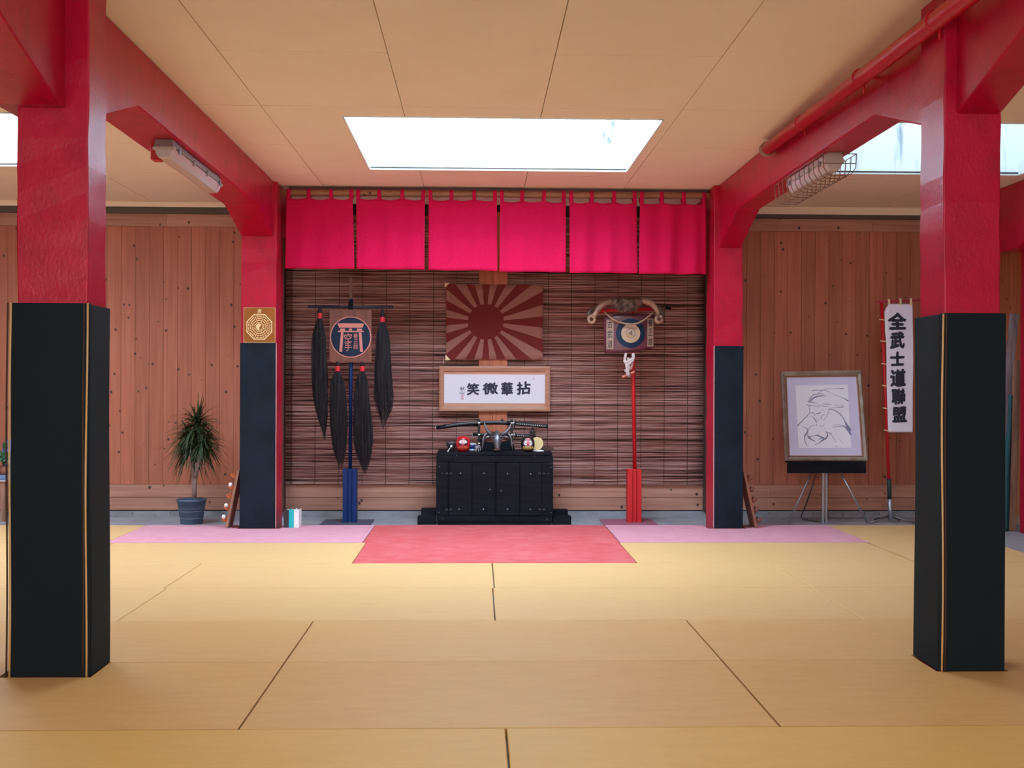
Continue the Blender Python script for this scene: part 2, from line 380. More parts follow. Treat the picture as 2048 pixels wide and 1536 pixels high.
mb = MB(); mb.box(XL - .3, XL, YF, YB, ZF, ZC + .02, 1)
y = 5.0
while y < YB - .02: mb.box(XL, XL + .02, y + .0015, min(y + .138, YB - .02) - .0015, .05, 3.0, 0, random.uniform(.02, 1)); y += .138
struct(mb.build('wall_left', [WPL_S, mat('plaster_left', (.45, .36, .26), .8)]))
mb = MB(); mb.box(XL - .3, XR + .3, YF - .3, YF, ZF, .9); mb.box(XL - .3, XR + .3, YF - .3, YF, 2.7, ZC + .02)
mb.box(XL - .3, -4.6, YF - .3, YF, .9, 2.7); mb.box(3.9, XR + .3, YF - .3, YF, .9, 2.7); mb.box(-.6, .2, YF - .3, YF, .9, 2.7)
struct(mb.build('wall_front', mat('plaster_front', (.55, .47, .36), .8)))
for i, (a, b) in enumerate(((-4.6, -.6), (.2, 3.9))):  # unseen glowing windows added behind the camera as fill light
    m2 = MB()
    for x in (a, (a + b) / 2 - .03, b - .06): m2.box(x, x + .06, YF - .16, YF - .08, .9, 2.7)
    for z in (.9, 1.77, 2.64): m2.box(a, b, YF - .15, YF - .09, z, z + .06)
    w = struct(m2.build('window_%d' % (i + 4), WHT)); m3 = MB(); m3.box(a, b, YF - .2, YF - .18, .9, 2.7); m3.build('pane', FILLW, w)
# rubble edge under back wall and the battens
mb = MB(); mb.box(XL, XR, YB - .012, YB + .019, ZF, ZF + .056)
for k in range(150):
    x = XL + (XR - XL) * k / 150; mb.box(x, x + .08, YB - .03 - random.uniform(0, .02), YB + .018, ZF, ZF + random.uniform(.015, .055), 0, M=None)
struct(mb.build('baseboard_back', CONC))
xa, xb = -1.76, 2.10
mb = MB(); mb.box(xa + .05, xb - .0, 10.455, 10.49, ZC - .045, ZC - .003); struct(mb.build('trim_1', mat('mauve_batten', (.17, .08, .075), .7)))
mb = MB(); zl_ = P(250, 413, YB - .08)[1]; zr2 = P(1650, 429, YB - .08)[1]; mb.box(XL, -2.11, YB - .06, YB, zt2 - .004, zl_); mb.box(2.38, XR - .02, YB - .06, YB, zt2 - .004, zr2); struct(mb.build('trim_2', mat('grey_green_batten', (.10, .085, .07), .8)))

mb = MB(); mb.box(XL, -2.11, YB - .08, YB, zl_ + .001, ZC - .003); mb.box(2.38, XR - .02, YB - .08, YB, zr2 + .001, ZC - .003); struct(mb.build('trim_3', CEIL))
# ------------------------------------------------------------------ MATS
rows = [3.27, 4.28, 5.31, 6.23, 7.22, 8.22, 9.28, 10.43]
HOLES = [(-2.075, -1.675, 5.045, 5.325), (2.06, 2.385, 5.085, 5.40)]
FH = [(-2.115, -1.735, 10.17, 10.6), (2.055, 2.40, 10.17, 10.6)]
def mat_piece(x0, x1, y0, y1, m):
    e = .003; x0 += e; x1 -= e; y0 += e; y1 -= e
    rects = [(x0, x1, y0, y1)]
    for h in HOLES + FH:
        nr = []
        for (a, b, c, d) in rects:
            if b <= h[0] or a >= h[1] or d <= h[2] or c >= h[3]: nr.append((a, b, c, d)); continue
            if a < h[0]: nr.append((a, h[0], c, d))
            if b > h[1]: nr.append((h[1], b, c, d))
            xa, xb = max(a, h[0]), min(b, h[1])
            if c < h[2]: nr.append((xa, xb, c, h[2]))
            if d > h[3]: nr.append((xa, xb, h[3], d))
        rects = nr
    mb = MB()
    for (a, b, c, d) in rects:
        if b - a > .004 and d - c > .004: mb.box(a, b, c, d, ZF, 0)
    return mb.build('judo_mat', m, bevel=(.005 if len(rects) == 1 else 0))
ordn = ['nearest', 'second', 'third', 'fourth', 'fifth', 'sixth', 'seventh']
def frustum(y): return (PX(0, y) , PX(2048, y))
seamrows = {0: [-3.89, -1.89, .11, 2.11], 1: [-2.88, -.88, 1.14, 3.14], 2: [-2.88, -.88, 1.14, 3.14], 3: [-3.92, -1.93, .10, 2.11],
            4: [-3.92, -1.95, .11, 2.12], 5: [-2.9, -.89, 1.15, 3.17], 6: [-2.97, -.92, 1.16, 3.2]}
lr = {1: ['only'], 2: ['left', 'right'], 3: ['left', 'middle', 'right'], 4: ['leftmost', 'second from left', 'third from left', 'rightmost'],
      5: ['leftmost', 'second from left', 'middle', 'fourth from left', 'rightmost'], 6: ['leftmost', 'second', 'third', 'fourth', 'fifth', 'rightmost']}
for k in range(7):
    xs = [-4.9] + seamrows[k] + [4.2]; y0, y1 = rows[k], rows[k + 1]
    segs = [(xs[i], xs[i + 1]) for i in range(len(xs) - 1)]
    if k in (5, 6): segs = segs[:-1]
    fr = frustum(y1); vis = [s for s in segs if min(s[1], fr[1]) - max(s[0], fr[0]) > .12]
    for s in segs:
        m = YEL if k > 2 else (YELO, YELB, YELM)[k]  # vinyl tone set by row, browner in the rows near the camera
        if k in (5, 6) and abs(s[0] + .9) < .05:
            o = mat_piece(s[0], s[1], y0, y1, CORAL)
            tag(o, 'coral red judo mat directly in front of the black chest' if k == 6 else 'coral red judo mat on the side away from the chest, bordered by yellow mats', 'mat', 'coral red judo mats'); continue
        if k == 6 and (abs(s[0] + 2.97) < .05 or abs(s[0] - 1.16) < .05):
            o = mat_piece(s[0], s[1], y0, y1, PINK)
            tag(o, 'pink judo mat at the foot of the %s pillar' % ('left rear' if s[0] < 0 else 'right rear'), 'mat', 'pink judo mats'); continue
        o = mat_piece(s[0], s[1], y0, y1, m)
        row = '%s row from camera' % ordn[k] if k else 'row nearest camera'
        if s in vis: pos = '%s in view' % (lr[len(vis)][vis.index(s)]) if k < 5 else ('left of the coral mats' if s[0] < -.95 and s[1] > -1 else ('far left behind the front left pillar' if s[0] < 0 else 'right of the coral mats'))
        else: pos = 'far %s beyond the pillar' % ('left' if s[0] < 0 else 'right')
        tag(o, 'yellow judo mat, %s, %s' % (row, pos), 'mat', 'yellow judo mats')
o = mat_piece(3.2, 4.2, 8.22, 9.75, YEL); tag(o, 'narrow yellow judo mat laid lengthwise right of the pink mat', 'mat', 'yellow judo mats')
o = mat_piece(3.2, 4.2, 9.75, 10.43, YEL); tag(o, 'yellow judo mat corner piece in front of the banner stand', 'mat', 'yellow judo mats')
x0 = PX(640, 10.75); x1 = PX(742, 10.75)
tag(MB().box(x0, x1, 10.52, 11.15, ZF, ZF + .008).build('floor_pad', mat('slate_rubber', (.07, .08, .12), .7)), 'thin slate rubber pad under the blue banner pole', 'pad')
x0 = PX(1210, 10.7); x1 = PX(1318, 10.7)
tag(MB().box(x0, x1, 10.52, 11.15, ZF, ZF + .008).build('floor_pad', WINE), 'thin worn pink pad under the red banner pole', 'pad')

# ------------------------------------------------------------------ PILLARS AND BEAMS
def pillar(label, x0, x1, y0, y1, padz, wrap):
    t = thing('concrete_pillar', label, 'pillar', ((x0 + x1) / 2, (y0 + y1) / 2, ZF), 'red concrete pillars')
    s = MB(); n = 26
    # slightly uneven shaft
    ring = [(x0, y0), (x1, y0), (x1, y1), (x0, y1)]
    vs = []
    for k in range(n + 1):
        z = ZF + (ZC - ZF - .002) * k / n
        for (x, y) in ring:
            j = .0035 if 0 < k < n else 0
            vs.append((x + random.uniform(-j, j), y + random.uniform(-j, j), z))
    fs = [(0, 3, 2, 1), (4 * n, 4 * n + 1, 4 * n + 2, 4 * n + 3)]
    for k in range(n):
        for i in range(4): fs.append((4 * k + i, 4 * k + (i + 1) % 4, 4 * k + 4 + (i + 1) % 4, 4 * k + 4 + i))
    s._add(vs, fs); s.build('shaft', RED, t, bevel=.006)
    return t
LX0, LX1 = P(34, 400, 5.065)[0], P(176, 400, 5.065)[0]
RX0, RX1 = P(1888, 400, 5.10)[0], P(2002, 400, 5.10)[0]
FLX0, FLX1 = P(482, 600, 10.2)[0], P(553, 600, 10.2)[0]
FRX0, FRX1 = P(1428, 600, 10.2)[0], P(1485, 600, 10.2)[0]
t1 = pillar('red concrete pillar at the front left with gold-piped black padding', LX0, LX1, 5.065, 5.31, 0, 1)
t2 = pillar('red concrete pillar at the front right with gold-piped black padding', RX0, RX1, 5.10, 5.38, 0, 1)
t3 = pillar('red concrete pillar at the rear left with amber octagon plaque', FLX0, FLX1, 10.2, 10.53, 0, 0)
t4 = pillar('red concrete pillar at the rear right, between noren and easel', FRX0, FRX1, 10.2, 10.53, 0, 0)
# wrap padding on the front pillars
def pad_wrap(t, px, x0, x1, y0, y1, ztop, gold, side):
    c = .017; s = MB(); n = 20
    def bul(z, k): return .004 * math.sin(z * 3.1 + k) 
    # front panel, two side panels, back panel
    pans = [(x0 - c, x1 + c, y0 - c, y0 - .001, ztop), (x1 + .001, x1 + c, y0 - .001, y1 + c, ztop - .005), (x0 - c, x0 - .001, y0 - .001, y1 + c, ztop - .005), (x0, x1, y1 + .001, y1 + c, ztop)]
    for i, (a, b, cc, d, zt_) in enumerate(pans):
        m = MB(); nn = 16
        vs = []
        for k in range(nn + 1):
            z = .0 + zt_ * k / nn; w = bul(z, i)
            for (x, y) in ((a, cc), (b, cc), (b, d), (a, d)):
                dx = w if (i in (1,) and x == b) else (-w if i == 2 and x == a else 0)
                dy = -abs(w) * .5 if (i == 0 and y == cc) else 0
                vs.append((x + dx, y + dy, z))
        fs = [(0, 3, 2, 1), tuple(4 * nn + q for q in range(4))]
        for k in range(nn):
            for q in range(4): fs.append((4 * k + q, 4 * k + (q + 1) % 4, 4 * k + 4 + (q + 1) % 4, 4 * k + 4 + q))
        m._add(vs, fs); p = m.build('padding', PAD, t, bevel=.004)
    for (gx, top) in gold:
        q = MB(); pts = []
        for k in range(15):
            z = top * k / 14; pts.append((gx + .0035 * math.sin(z * 4.2 + gx * 3), y0 - c - .001, z))
        q.tube(pts, .0048, 6); gp = q.build('piping', GOLD, t)
    for gx, top in gold:
        q = MB(); sg = 1 if side > 0 else -1
        q.tube([(gx + sg * -.014 + .003 * math.sin(z * .5), y0 - c + .0005, z * top / 14) for z in range(15)], .0042, 5); q.build('seam', FOAMD, t)
pad_wrap(t1, 0, LX0, LX1, 5.065, 5.31, PZ(606, 5.05, 100), [(PX(21, 5.05), PZ(606, 5.05, 100)), (PX(174, 5.05), PZ(606, 5.05, 100))], 1)
pad_wrap(t2, 0, RX0, RX1, 5.10, 5.38, PZ(626, 5.08, 1950), [(PX(1886, 5.08), PZ(628, 5.08, 1950))], -1)
for t, x0, x1, zt_ in ((t3, P(480, 1000, 10.19)[0], FLX1 - .002, PZ(686, 10.19, 515)), (t4, FRX0 + .004, P(1485, 1000, 10.19)[0], PZ(692, 10.19, 1455))):
    m = MB(); m.box(x0, x1, 10.165, 10.198, .004, zt_); m.build('padding', PADF, t, bevel=.006)
    m = MB(); xx = x1 + .003 if t is t3 else x0 - .003; m.box(xx - .003, xx + .003, 10.185, 10.199, .004, zt_); m.build('pad_edge', mat('chipped_white_edge', (.62, .34, .36), .8), t)

def beam(label, x0, x1, spec):
    """beam running away from the camera with haunches at the pillars"""
    zb_ = 2.742; out = [(YF + .002, ZC - .003)]
    bot = [(YF + .002, zb_)]
    for (ya, yb, z, L) in spec: bot += [(ya - L, zb_), (ya, z), (yb, z), (yb + L, zb_)]
    bot = [p for p in bot if p[0] < YB - .07] + [(YB - .07, zb_ if spec[-1][1] + spec[-1][3] < YB - .07 else zb_ - .1)]
    poly = bot + [(YB - .07, ZC - .003), (YF + .002, ZC - .003)]
    m = MB()
    # side outline as a prism, cut into slices so that it can be roughened
    m.prism(poly, 'x', x0, x1)
    t = m.build('concrete_beam', RED, bevel=.008)
    tag(t, label, 'beam', 'red concrete beams'); return t
BL = beam('red concrete beam along the left pillars, carrying the closed fluorescent lamp', PX(482, 10.2), -1.80, [(5.0, 5.31, 2.475, .84), (10.2, 10.53, 2.575, .70)])
BR = beam('red concrete beam along the right pillars, carrying the round drain pipe', 2.145, RX1 - .005, [(5.10, 5.38, 2.50, .80), (10.2, 10.53, 2.50, .70)])
m = MB(); m.prism([(3, ZC - .003), (3, 2.742), (9.1, 2.742), (9.90, 2.48), (10.22, 2.48), (10.9, 2.742), (YB - .07, 2.742), (YB - .07, ZC - .003)], 'x', 4.70, 5.12)
tag(m.build('concrete_beam', RED, bevel=.008), 'red concrete beam at the far right edge, beside the side wall', 'beam', 'red concrete beams')
xq = P(2040, 800, 10.2)[0]; m = MB(); m.box(xq, 5.12, 9.93, 10.2, ZF, 2.48)
tag(m.build('concrete_pillar', RED, bevel=.008), 'red pillar at the extreme right edge beside leaning planks', 'pillar', 'red concrete pillars')
# narrow wall posts beside the blind
POSTM = mat('dark_brown_post', (.07, .028, .02), .7)  # one even dark brown for both posts
for px0, px1, w_ in ((556, 568, 'left'), (1411, 1426, 'right')):
    m = MB(); xa_, xb_ = PX(px0, 11.3), PX(px1, 11.3); m.box(xa_, xb_, 11.3, 11.425, .02, 3.0, 0, .4)
    tag(m.build('wall_post', POSTM), 'narrow brown timber wall post at the %s edge of the reed blinds' % w_, 'post')
# drain pipe
t = thing('drain_pipe', 'round red drain pipe running along the right beam under the ceiling', 'pipe', (2.09, 8.2, 2.9))
pts = [Vector((2.086, 8.25, 2.985)), Vector((2.026, 5.3, 2.90)), Vector((2.024, YF + .1, 2.77))]
m = MB(); m.tube([pts[0], pts[1], pts[2]], .042, 20); m.build('pipe', REDP, t)
m = MB(); m.tube([pts[0] + Vector((0, .03, 0)), pts[0] - Vector((0, .015, 0))], .052, 20); m.build('end_collar', mat('grey_collar', (.34, .20, .17), .6), t)
for y in (7.3, 6.1, 5.05, 3.9):
    z = 2.985 + (2.90 - 2.985) * (8.25 - y) / 3.25
    m = MB(); xq = 2.026 + .06 * max(0, (y - 5.3) / 2.95); m.tube([(xq, y - .012, z), (xq, y + .012, z)], .047, 18); m.box(xq, 2.143 if y > 5.5 else xq + .02, y - .01, y + .01, z - .008, z + .008); m.tube([(xq + .02, y, z - .04), (xq + .022, y, z - .085)], .006, 6); m.build('pipe_clamp', REDP, t)

# ------------------------------------------------------------------ LAMPS
def lamp(label, x, y0, y1, w, cage):
    z1 = 2.741; t = thing('fluorescent_lamp', label, 'lamp', (x, (y0 + y1) / 2, z1 - .11))
    m = MB(); m.prism([(x - w / 2, z1 - .05), (x + w / 2, z1 - .05), (x + w / 2 - .012, z1), (x - w / 2 + .012, z1)], 'y', y0, y1); m.build('lamp_tray', mat('grey_tray', (.22, .17, .155), .5) if not cage else WRM, t, bevel=.004)
    m = MB(); m.prism([(x - w / 2 + .002, z1 - .051), (x - w / 2 + .012, z1 - .085), (x - w / 4, z1 - .112), (x + w / 4, z1 - .112), (x + w / 2 - .012, z1 - .085), (x + w / 2 - .002, z1 - .051)], 'y', y0 + .012, y1 - .012); m.build('diffuser', DIFF, t, bevel=.008)
    for e in (y0, y1 - .03):
        m = MB(); m.box(x - w / 2 - .003, x + w / 2 + .003, e, e + .03, z1 - .062, z1 - .045); m.build('end_cap', WRM, t)
    k = 0
    for yy in [y0 + .1 + (y1 - y0 - .2) * i / 3 for i in range(4)]:
        for sx in (-1, 1):
            m = MB(); m.box(x + sx * (w / 2 + .004) - .003, x + sx * (w / 2 + .004) + .003, yy, yy + .03, z1 - .07, z1 - .035); m.build('clip', GREYM, t)
    if cage:
        m = MB(); hw = w / 2 + .045; zz = z1 - .165; n = 11
        for i in range(n + 1):
            y = y0 - .10 + (y1 - y0 + .25) * i / n
            m.tube([(x - hw, y, z1 - .03), (x - hw + .005, y, zz + .05), (x - hw + .03, y, zz + .012), (x - hw + .06, y, zz), (x + hw - .06, y, zz), (x + hw - .03, y, zz + .012), (x + hw - .005, y, zz + .05), (x + hw, y, z1 - .03)], .0028, 6)
        for xx, z in ((x - hw, z1 - .03), (x + hw, z1 - .03), (x - hw + .06, zz), (x + hw - .06, zz)):
            m.tube([(xx, y0 - .10, z), (xx, y1 + .15, z)], .0028, 6)
        m.tube([(x - hw, y0 - .1, z1 - .03), (x + hw, y0 - .1, z1 - .03)], .0028, 6)
        m.tube([(x - hw + .004, y0 - .1, z1 - .09), (x + hw - .004, y0 - .1, z1 - .09)], .0028, 6)
        m.build('wire_guard', WIRE, t)
    return t
lamp('long closed fluorescent lamp under the left beam', -1.885, 6.95, 8.25, .125, False)
lamp('fluorescent lamp in a wire cage under the right beam', 2.235, 7.15, 8.05, .12, True)
# red junction block beside left lamp
m = MB(); m.box(-2.02, -1.965, 7.15, 7.24, 2.655, 2.741); tag(m.build('junction_box', REDP, bevel=.006), 'small red junction box behind the closed fluorescent lamp', 'box')

# ------------------------------------------------------------------ REED BLINDS
def blind(label, pxa, pxb):
    Y = 11.405; x0 = PX(pxa, Y); x1 = PX(pxb, Y); zt_ = PZ(446, Y); z0 = PZ(969, Y)
    t = thing('reed_blind', label, 'blind', ((x0 + x1) / 2, Y, z0), 'reed blinds')
    m = MB(); z = z0 + .006; seg = 14
    while z < zt_:
        r = random.uniform(.0026, .0052); a = random.uniform(-.006, .006); ph = random.uniform(0, 9); am = random.uniform(.0005, .0025)
        xa_ = x0 + random.uniform(0, .012); xb_ = x1 - random.uniform(0, .012)
        m.tube([(xa_ + (xb_ - xa_) * i / seg, Y + random.uniform(-.0015, .0015), z + a * (i / seg - .5) + am * math.sin(ph + i * 1.3)) for i in range(seg + 1)], r, 6, rnd=random.uniform(.01, 1), sq=(1, .8))
        z += r * 2 * random.uniform(.95, 1.5)
    m.build('reeds', REED, t)
    m = MB(); m.box(x0 + .01, x1 - .01, Y + .012, Y + .018, z0 + .01, zt_); m.build('backing', REEDD, t)
    n = int((x1 - x0) / .232)
    for k in range(n + 1):
        x = x0 + .07 + .232 * k
        if x > x1 - .02: break
        q = MB(); q.tube([(x, Y - .009, z0 - .005), (x + .002, Y - .009, zt_)], .0022, 5); q.build('cord', REEDD, t)
    q = MB(); q.box(x0, x1, Y - .01, Y + .01, zt_ - .005, zt_ + .03); q.build('head_rail', BOARD, t)
blind('long reed blind behind the blue pole and its horsehair tassels', 569, 985)
blind('long reed blind behind the red pole with the horned board', 988, 1412)
# centre planks
for pa, pb, w_ in ((957.5, 985.5, 'left'), (986, 1014.5, 'right')):
    Y = 11.375; m = MB(); x0 = PX(pa, Y); x1 = PX(pb, Y); z0 = PZ(872, Y); z1 = 2.98
    xm = (x0 + x1) / 2
    if w_ == 'left': poly = [(x0, z0 + .03), (x0 + .04, z0), (x1, z0 + .045), (x1, z1), (x0, z1)]
    else: poly = [(x0, z0 + .045), (x1 - .05, z0), (x1, z0 + .02), (x1, z1), (x0, z1)]
    m.prism(poly, 'y', Y - .012, Y + .006, 0, .35 if w_ == 'left' else .6)
    tag(m.build('wall_plank', WPLK, bevel=.002), '%s of the two upright reddish planks between the blinds, behind flag and scroll' % w_, 'plank', 'upright planks between the blinds')

# ------------------------------------------------------------------ NOREN
YR = 10.405
ra = P(557, 385, YR); rb = P(1423, 392, YR)
m = MB(); n = 40
m.tube([(ra[0] + (rb[0] - ra[0]) * i / n, YR, ra[1] + (rb[1] - ra[1]) * i / n + random.uniform(-.002, .002)) for i in range(n + 1)], [.031 + random.uniform(-.002, .002) for _ in range(n + 1)], 14, rnd=.5)
tag(m.build('curtain_pole', wood('noren_pole', (.22, .09, .045), (.38, .17, .08), (1.5, 30, 30), rough=.4)), 'rough wooden pole under the ceiling holding the crimson curtains', 'pole')
Z7 = .4297
pan = [((50, 360), (45, 368), 70, 400), ((375, 695), (378, 694), 72, 403), ((712, 1030), (712, 1033), 76, 408), ((1045, 1350), (1043, 1352), 83, 415), ((1368, 1680), (1370, 1686), 88, 420), ((1695, 2003), (1692, 2006), 93, 425)]
pos = ['leftmost', 'second from left', 'third from left', 'fourth from left', 'fifth from left', 'rightmost']
for i, (tx, bx, ty, by) in enumerate(pan):
    Yc = YR - .036
    Tz = PZ(365 + ty * Z7, Yc, 550 + tx[0] * Z7); Bz = PZ(365 + by * Z7, Yc, 550 + bx[0] * Z7)
    Tz2 = PZ(365 + (ty + 4) * Z7, Yc, 550 + tx[1] * Z7); Bz2 = PZ(365 + (by + 3) * Z7, Yc, 550 + bx[1] * Z7)
    xa0, xa1 = PX(550 + tx[0] * Z7, Yc), PX(550 + tx[1] * Z7, Yc); xb0, xb1 = PX(550 + bx[0] * Z7, Yc), PX(550 + bx[1] * Z7, Yc)
    t = thing('noren_curtain', 'crimson cloth noren curtain panel, %s of the six' % pos[i], 'curtain', ((xb0 + xb1) / 2, Yc, Bz), 'crimson noren curtain panels')
    NU, NV = 36, 22; vs = []; fs = []
    amp = [.008, .010, .011, .011, .018, .022][i]; ph = i * 1.7
    for v in range(NV + 1):
        b = v / NV
        for u in range(NU + 1):
            a = u / NU
            x = (xa0 + (xa1 - xa0) * a) * (1 - b) + (xb0 + (xb1 - xb0) * a) * b
            z = (Tz + (Tz2 - Tz) * a) * (1 - b) + (Bz + (Bz2 - Bz) * a) * b
            sag = -.016 * abs(math.sin(PI * a * 3)) * (1 - b) ** 3
            fold = amp * (math.sin(a * 3 * 2 * PI + ph) * (1 - .3 * b) + .6 * math.sin(a * 13 + ph * 2 + b * 2)) * (.35 + .9 * b)
            vs.append((x, Yc - .006 - abs(fold) * .2 + fold * .8, z + sag + .002 * math.sin(a * 9 + i)))
    for v in range(NV):
        for u in range(NU): q = v * (NU + 1) + u; fs.append((q, q + NU + 1, q + NU + 2, q + 1))
    m = MB(); m._add(vs, fs, 0, 0, True); m.build('cloth', FABR, t, solid=.002)
    for k in range(4):
        f = k / 3; x = xa0 + (xa1 - xa0) * f; w = .017; x = min(max(x, xa0 + w), xa1 - w)
        zt_ = ra[1] + (rb[1] - ra[1]) * (x - ra[0]) / (rb[0] - ra[0]); zlow = Tz + (Tz2 - Tz) * f - .015
        m = MB(); pts = [(Yc - .010, zlow)] + [(YR + .0355 * math.cos(q), zt_ + .0355 * math.sin(q)) for q in [PI - j * PI / 8 for j in range(0, 9)]] + [(Yc + .0355 * 2 - .0, zlow + .04), (Yc - .003, zlow)]
        vs = []; tl = random.uniform(-.006, .006)
        for (y, z) in pts: vs += [(x - w + tl * (z - zlow) * 6, y, z), (x + w + tl * (z - zlow) * 6, y, z)]
        m._add(vs, [(2 * j, 2 * j + 1, 2 * j + 3, 2 * j + 2) for j in range(len(pts) - 1)], 0, 0, True); m.build('loop', FABR, t, solid=.0015)

# ------------------------------------------------------------------ FLAG
Y = 11.345; x0, zb_ = P(892, 719, Y); x1, zt_ = P(1086.5, 569, Y); cx_, cz_ = P(971.7, 643.5, Y); R = PS(36, Y)
def flagpt(x, z, y): return (x + .0015 * math.sin(z * 20), y - .004 * math.sin((x - x0) * 7) ** 2 , z + .004 * math.sin(PI * (x - x0) / (x1 - x0)) * (-1 if z > cz_ else .5))
t = thing('sunburst_flag', 'faded flag with dark red sun disc and rays, above the framed calligraphy', 'flag', ((x0 + x1) / 2, Y, zb_))
m = MB(); n1 = 24; vs = []
for j in range(13):
    for i in range(n1 + 1): vs.append(flagpt(x0 + (x1 - x0) * i / n1, zb_ + (zt_ - zb_) * j / 12, Y))
m._add(vs, [(j * (n1 + 1) + i, j * (n1 + 1) + i + 1, (j + 1) * (n1 + 1) + i + 1, (j + 1) * (n1 + 1) + i) for j in range(12) for i in range(n1)], 0, 0, True)
m.build('flag_cloth', FLAGW, t, solid=.002)
m = MB()
for k in range(16):
    a = k * PI / 8; h = PI / 32 * 1.02
    # split each ray along its length so it follows the cloth
    prev = None
    for rr0, rr1 in ((R * .9, .25), (.25, .33), (.33, .42), (.42, .52), (.52, .8)):
        p = [(cx_ + rr0 * math.cos(a - h), cz_ + rr0 * math.sin(a - h)), (cx_ + rr1 * math.cos(a - h), cz_ + rr1 * math.sin(a - h)), (cx_ + rr1 * math.cos(a + h), cz_ + rr1 * math.sin(a + h)), (cx_ + rr0 * math.cos(a + h), cz_ + rr0 * math.sin(a + h))]
        p = clip_rect(p, x0, x1, zb_, zt_)
        if len(p) >= 3: m._add([flagpt(x, z, Y - .0022) for x, z in p], [tuple(range(len(p)))])
m._add([flagpt(cx_ + R * math.cos(2 * PI * k / 48), cz_ + R * math.sin(2 * PI * k / 48), Y - .0026) for k in range(48)], [tuple(range(48))])
m.build('sun_rays', FLAGR, t)
for (a, b, c_2, d) in (((889, 566), (899, 566), (890, 576), 0), ((891, 709), (891, 721), (901, 720), 0)):
    m = MB(); m.prism([P(*q, Y) for q in (a, b, c_2)], 'y', Y - .009, Y - .006); m.build('corner_patch', CREAM, t)
m = MB(); m.tube([(P(887, 719, Y)[0], Y - .004, PZ(719, Y)), (P(886, 735, Y)[0], Y - .004, PZ(729.5, Y))], .0025, 5); m.build('tie_cord', ROPW, t)

# ------------------------------------------------------------------ FRAMED CALLIGRAPHY
def frame_ring(m, ox, oz, ix, iz, Yf, Yb, mi=0):
    """picture frame with mitred profile; ox=(x0,x1) etc."""
    o = [(ox[0], oz[0]), (ox[1], oz[0]), (ox[1], oz[1]), (ox[0], oz[1])]; i = [(ix[0], iz[0]), (ix[1], iz[0]), (ix[1], iz[1]), (ix[0], iz[1])]
    md = [((a[0] * .65 + b[0] * .35), (a[1] * .65 + b[1] * .35)) for a, b in zip(o, i)]
    L = [[(p[0], Yb, p[1]) for p in o], [(p[0], Yf + .003, p[1]) for p in o], [(p[0], Yf, p[1]) for p in md], [(p[0], Yf + .008, p[1]) for p in i], [(p[0], Yb, p[1]) for p in i]]
    vs = [v for l in L for v in l]; fs = []
    for k in range(5):
        k2 = (k + 1) % 5
        for q in range(4): fs.append((k * 4 + q, k * 4 + (q + 1) % 4, k2 * 4 + (q + 1) % 4, k2 * 4 + q))
    return m._add(vs, fs, mi)
Y = 11.34; fx = (PX(878.5, Y), PX(1100, Y)); fz = (PZ(822.5, Y), PZ(732.5, Y)); gx = (PX(888, Y), PX(1090, Y)); gz = (PZ(812.5, Y), PZ(742.5, Y))
t = thing('framed_calligraphy', 'wide wood-framed brush calligraphy hanging above the swords', 'picture', ((fx[0] + fx[1]) / 2, Y, fz[0]))
m = MB(); frame_ring(m, fx, fz, gx, gz, Y - .02, Y + .015); m.build('frame', FRW, t)
m = MB(); m.box(gx[0], gx[1], Y + .002, Y + .01, gz[0], gz[1]); m.build('silk_mount', FRI, t)
m = MB(); m.box(gx[0] + .001, gx[1] - .001, Y - .0005, Y + .0015, PZ(806.5, Y), PZ(749, Y)); m.build('scroll_paper', PAPER, t)
m = MB(); z4 = .1953
for ch, a, b, c2, d in (('笑', 375, 505, 1160, 1285), ('微', 538, 698, 1155, 1278), ('華', 727, 850, 1150, 1290), ('拈', 885, 1030, 1145, 1278)):
    glyph(m, ch, 860 + a * z4, 860 + b * z4, 540 + c2 * z4, 540 + d * z4, Y - .002, .05)
glyph(m, '秋', 860 + 306 * z4, 860 + 358 * z4, 540 + 1195 * z4, 540 + 1236 * z4, Y - .002, .01); glyph(m, '山', 860 + 306 * z4, 860 + 352 * z4, 540 + 1240 * z4, 540 + 1270 * z4, Y - .002, .02)
m.build('brush_lettering', INK, t)
SEAL = mat('faint_red_seal', (.62, .40, .46), .8)
for a, b, c2, d in ((318, 345, 1275, 1300), (318, 345, 1304, 1330), (1055, 1068, 1098, 1125)):
    m = MB(); m.box(PX(860 + a * z4, Y), PX(860 + b * z4, Y), Y - .0015, Y - .0007, PZ(540 + d * z4, Y), PZ(540 + c2 * z4, Y)); m.build('seal', SEAL, t)

# ------------------------------------------------------------------ BLUE STANDARD WITH TASSELS
def base_post(t, pa, pb, ytop, Yf, m_, zf):
    x0, x1 = PX(pa, Yf), PX(pb, Yf); w = x1 - x0; zt_ = PZ(ytop, Yf, pa); d = .12
    for a, b, yo, tt in ((0, .36, .0, zt_), (.385, .66, .012, zt_ + .0), (.685, 1, .0, zt_)):
        mm = MB(); mm.box(x0 + w * a, x0 + w * b, Yf + yo, Yf + d - yo, zf, tt); mm.build('base_board', m_, t, bevel=.003)
z2 = .2605
def Q2(a, b, Y): return P(580 + a * z2, 540 + b * z2, Y)
Yp = 10.95; zf = ZF + .008
xb_ = PX(699, Yp)
t = thing('banner_pole', 'blue pole in a blue block carrying a round torii crest board', 'pole', (xb_, Yp, zf))
base_post(t, 686, 713.5, 938, Yp - .06, BLUEW, zf)
m = MB(); m.tube([(PX(701, Yp), Yp, PZ(938, Yp) + .0), (PX(702, Yp), Yp, PZ(600, Yp))], .0175, 12); m.build('pole', BLUEW, t)
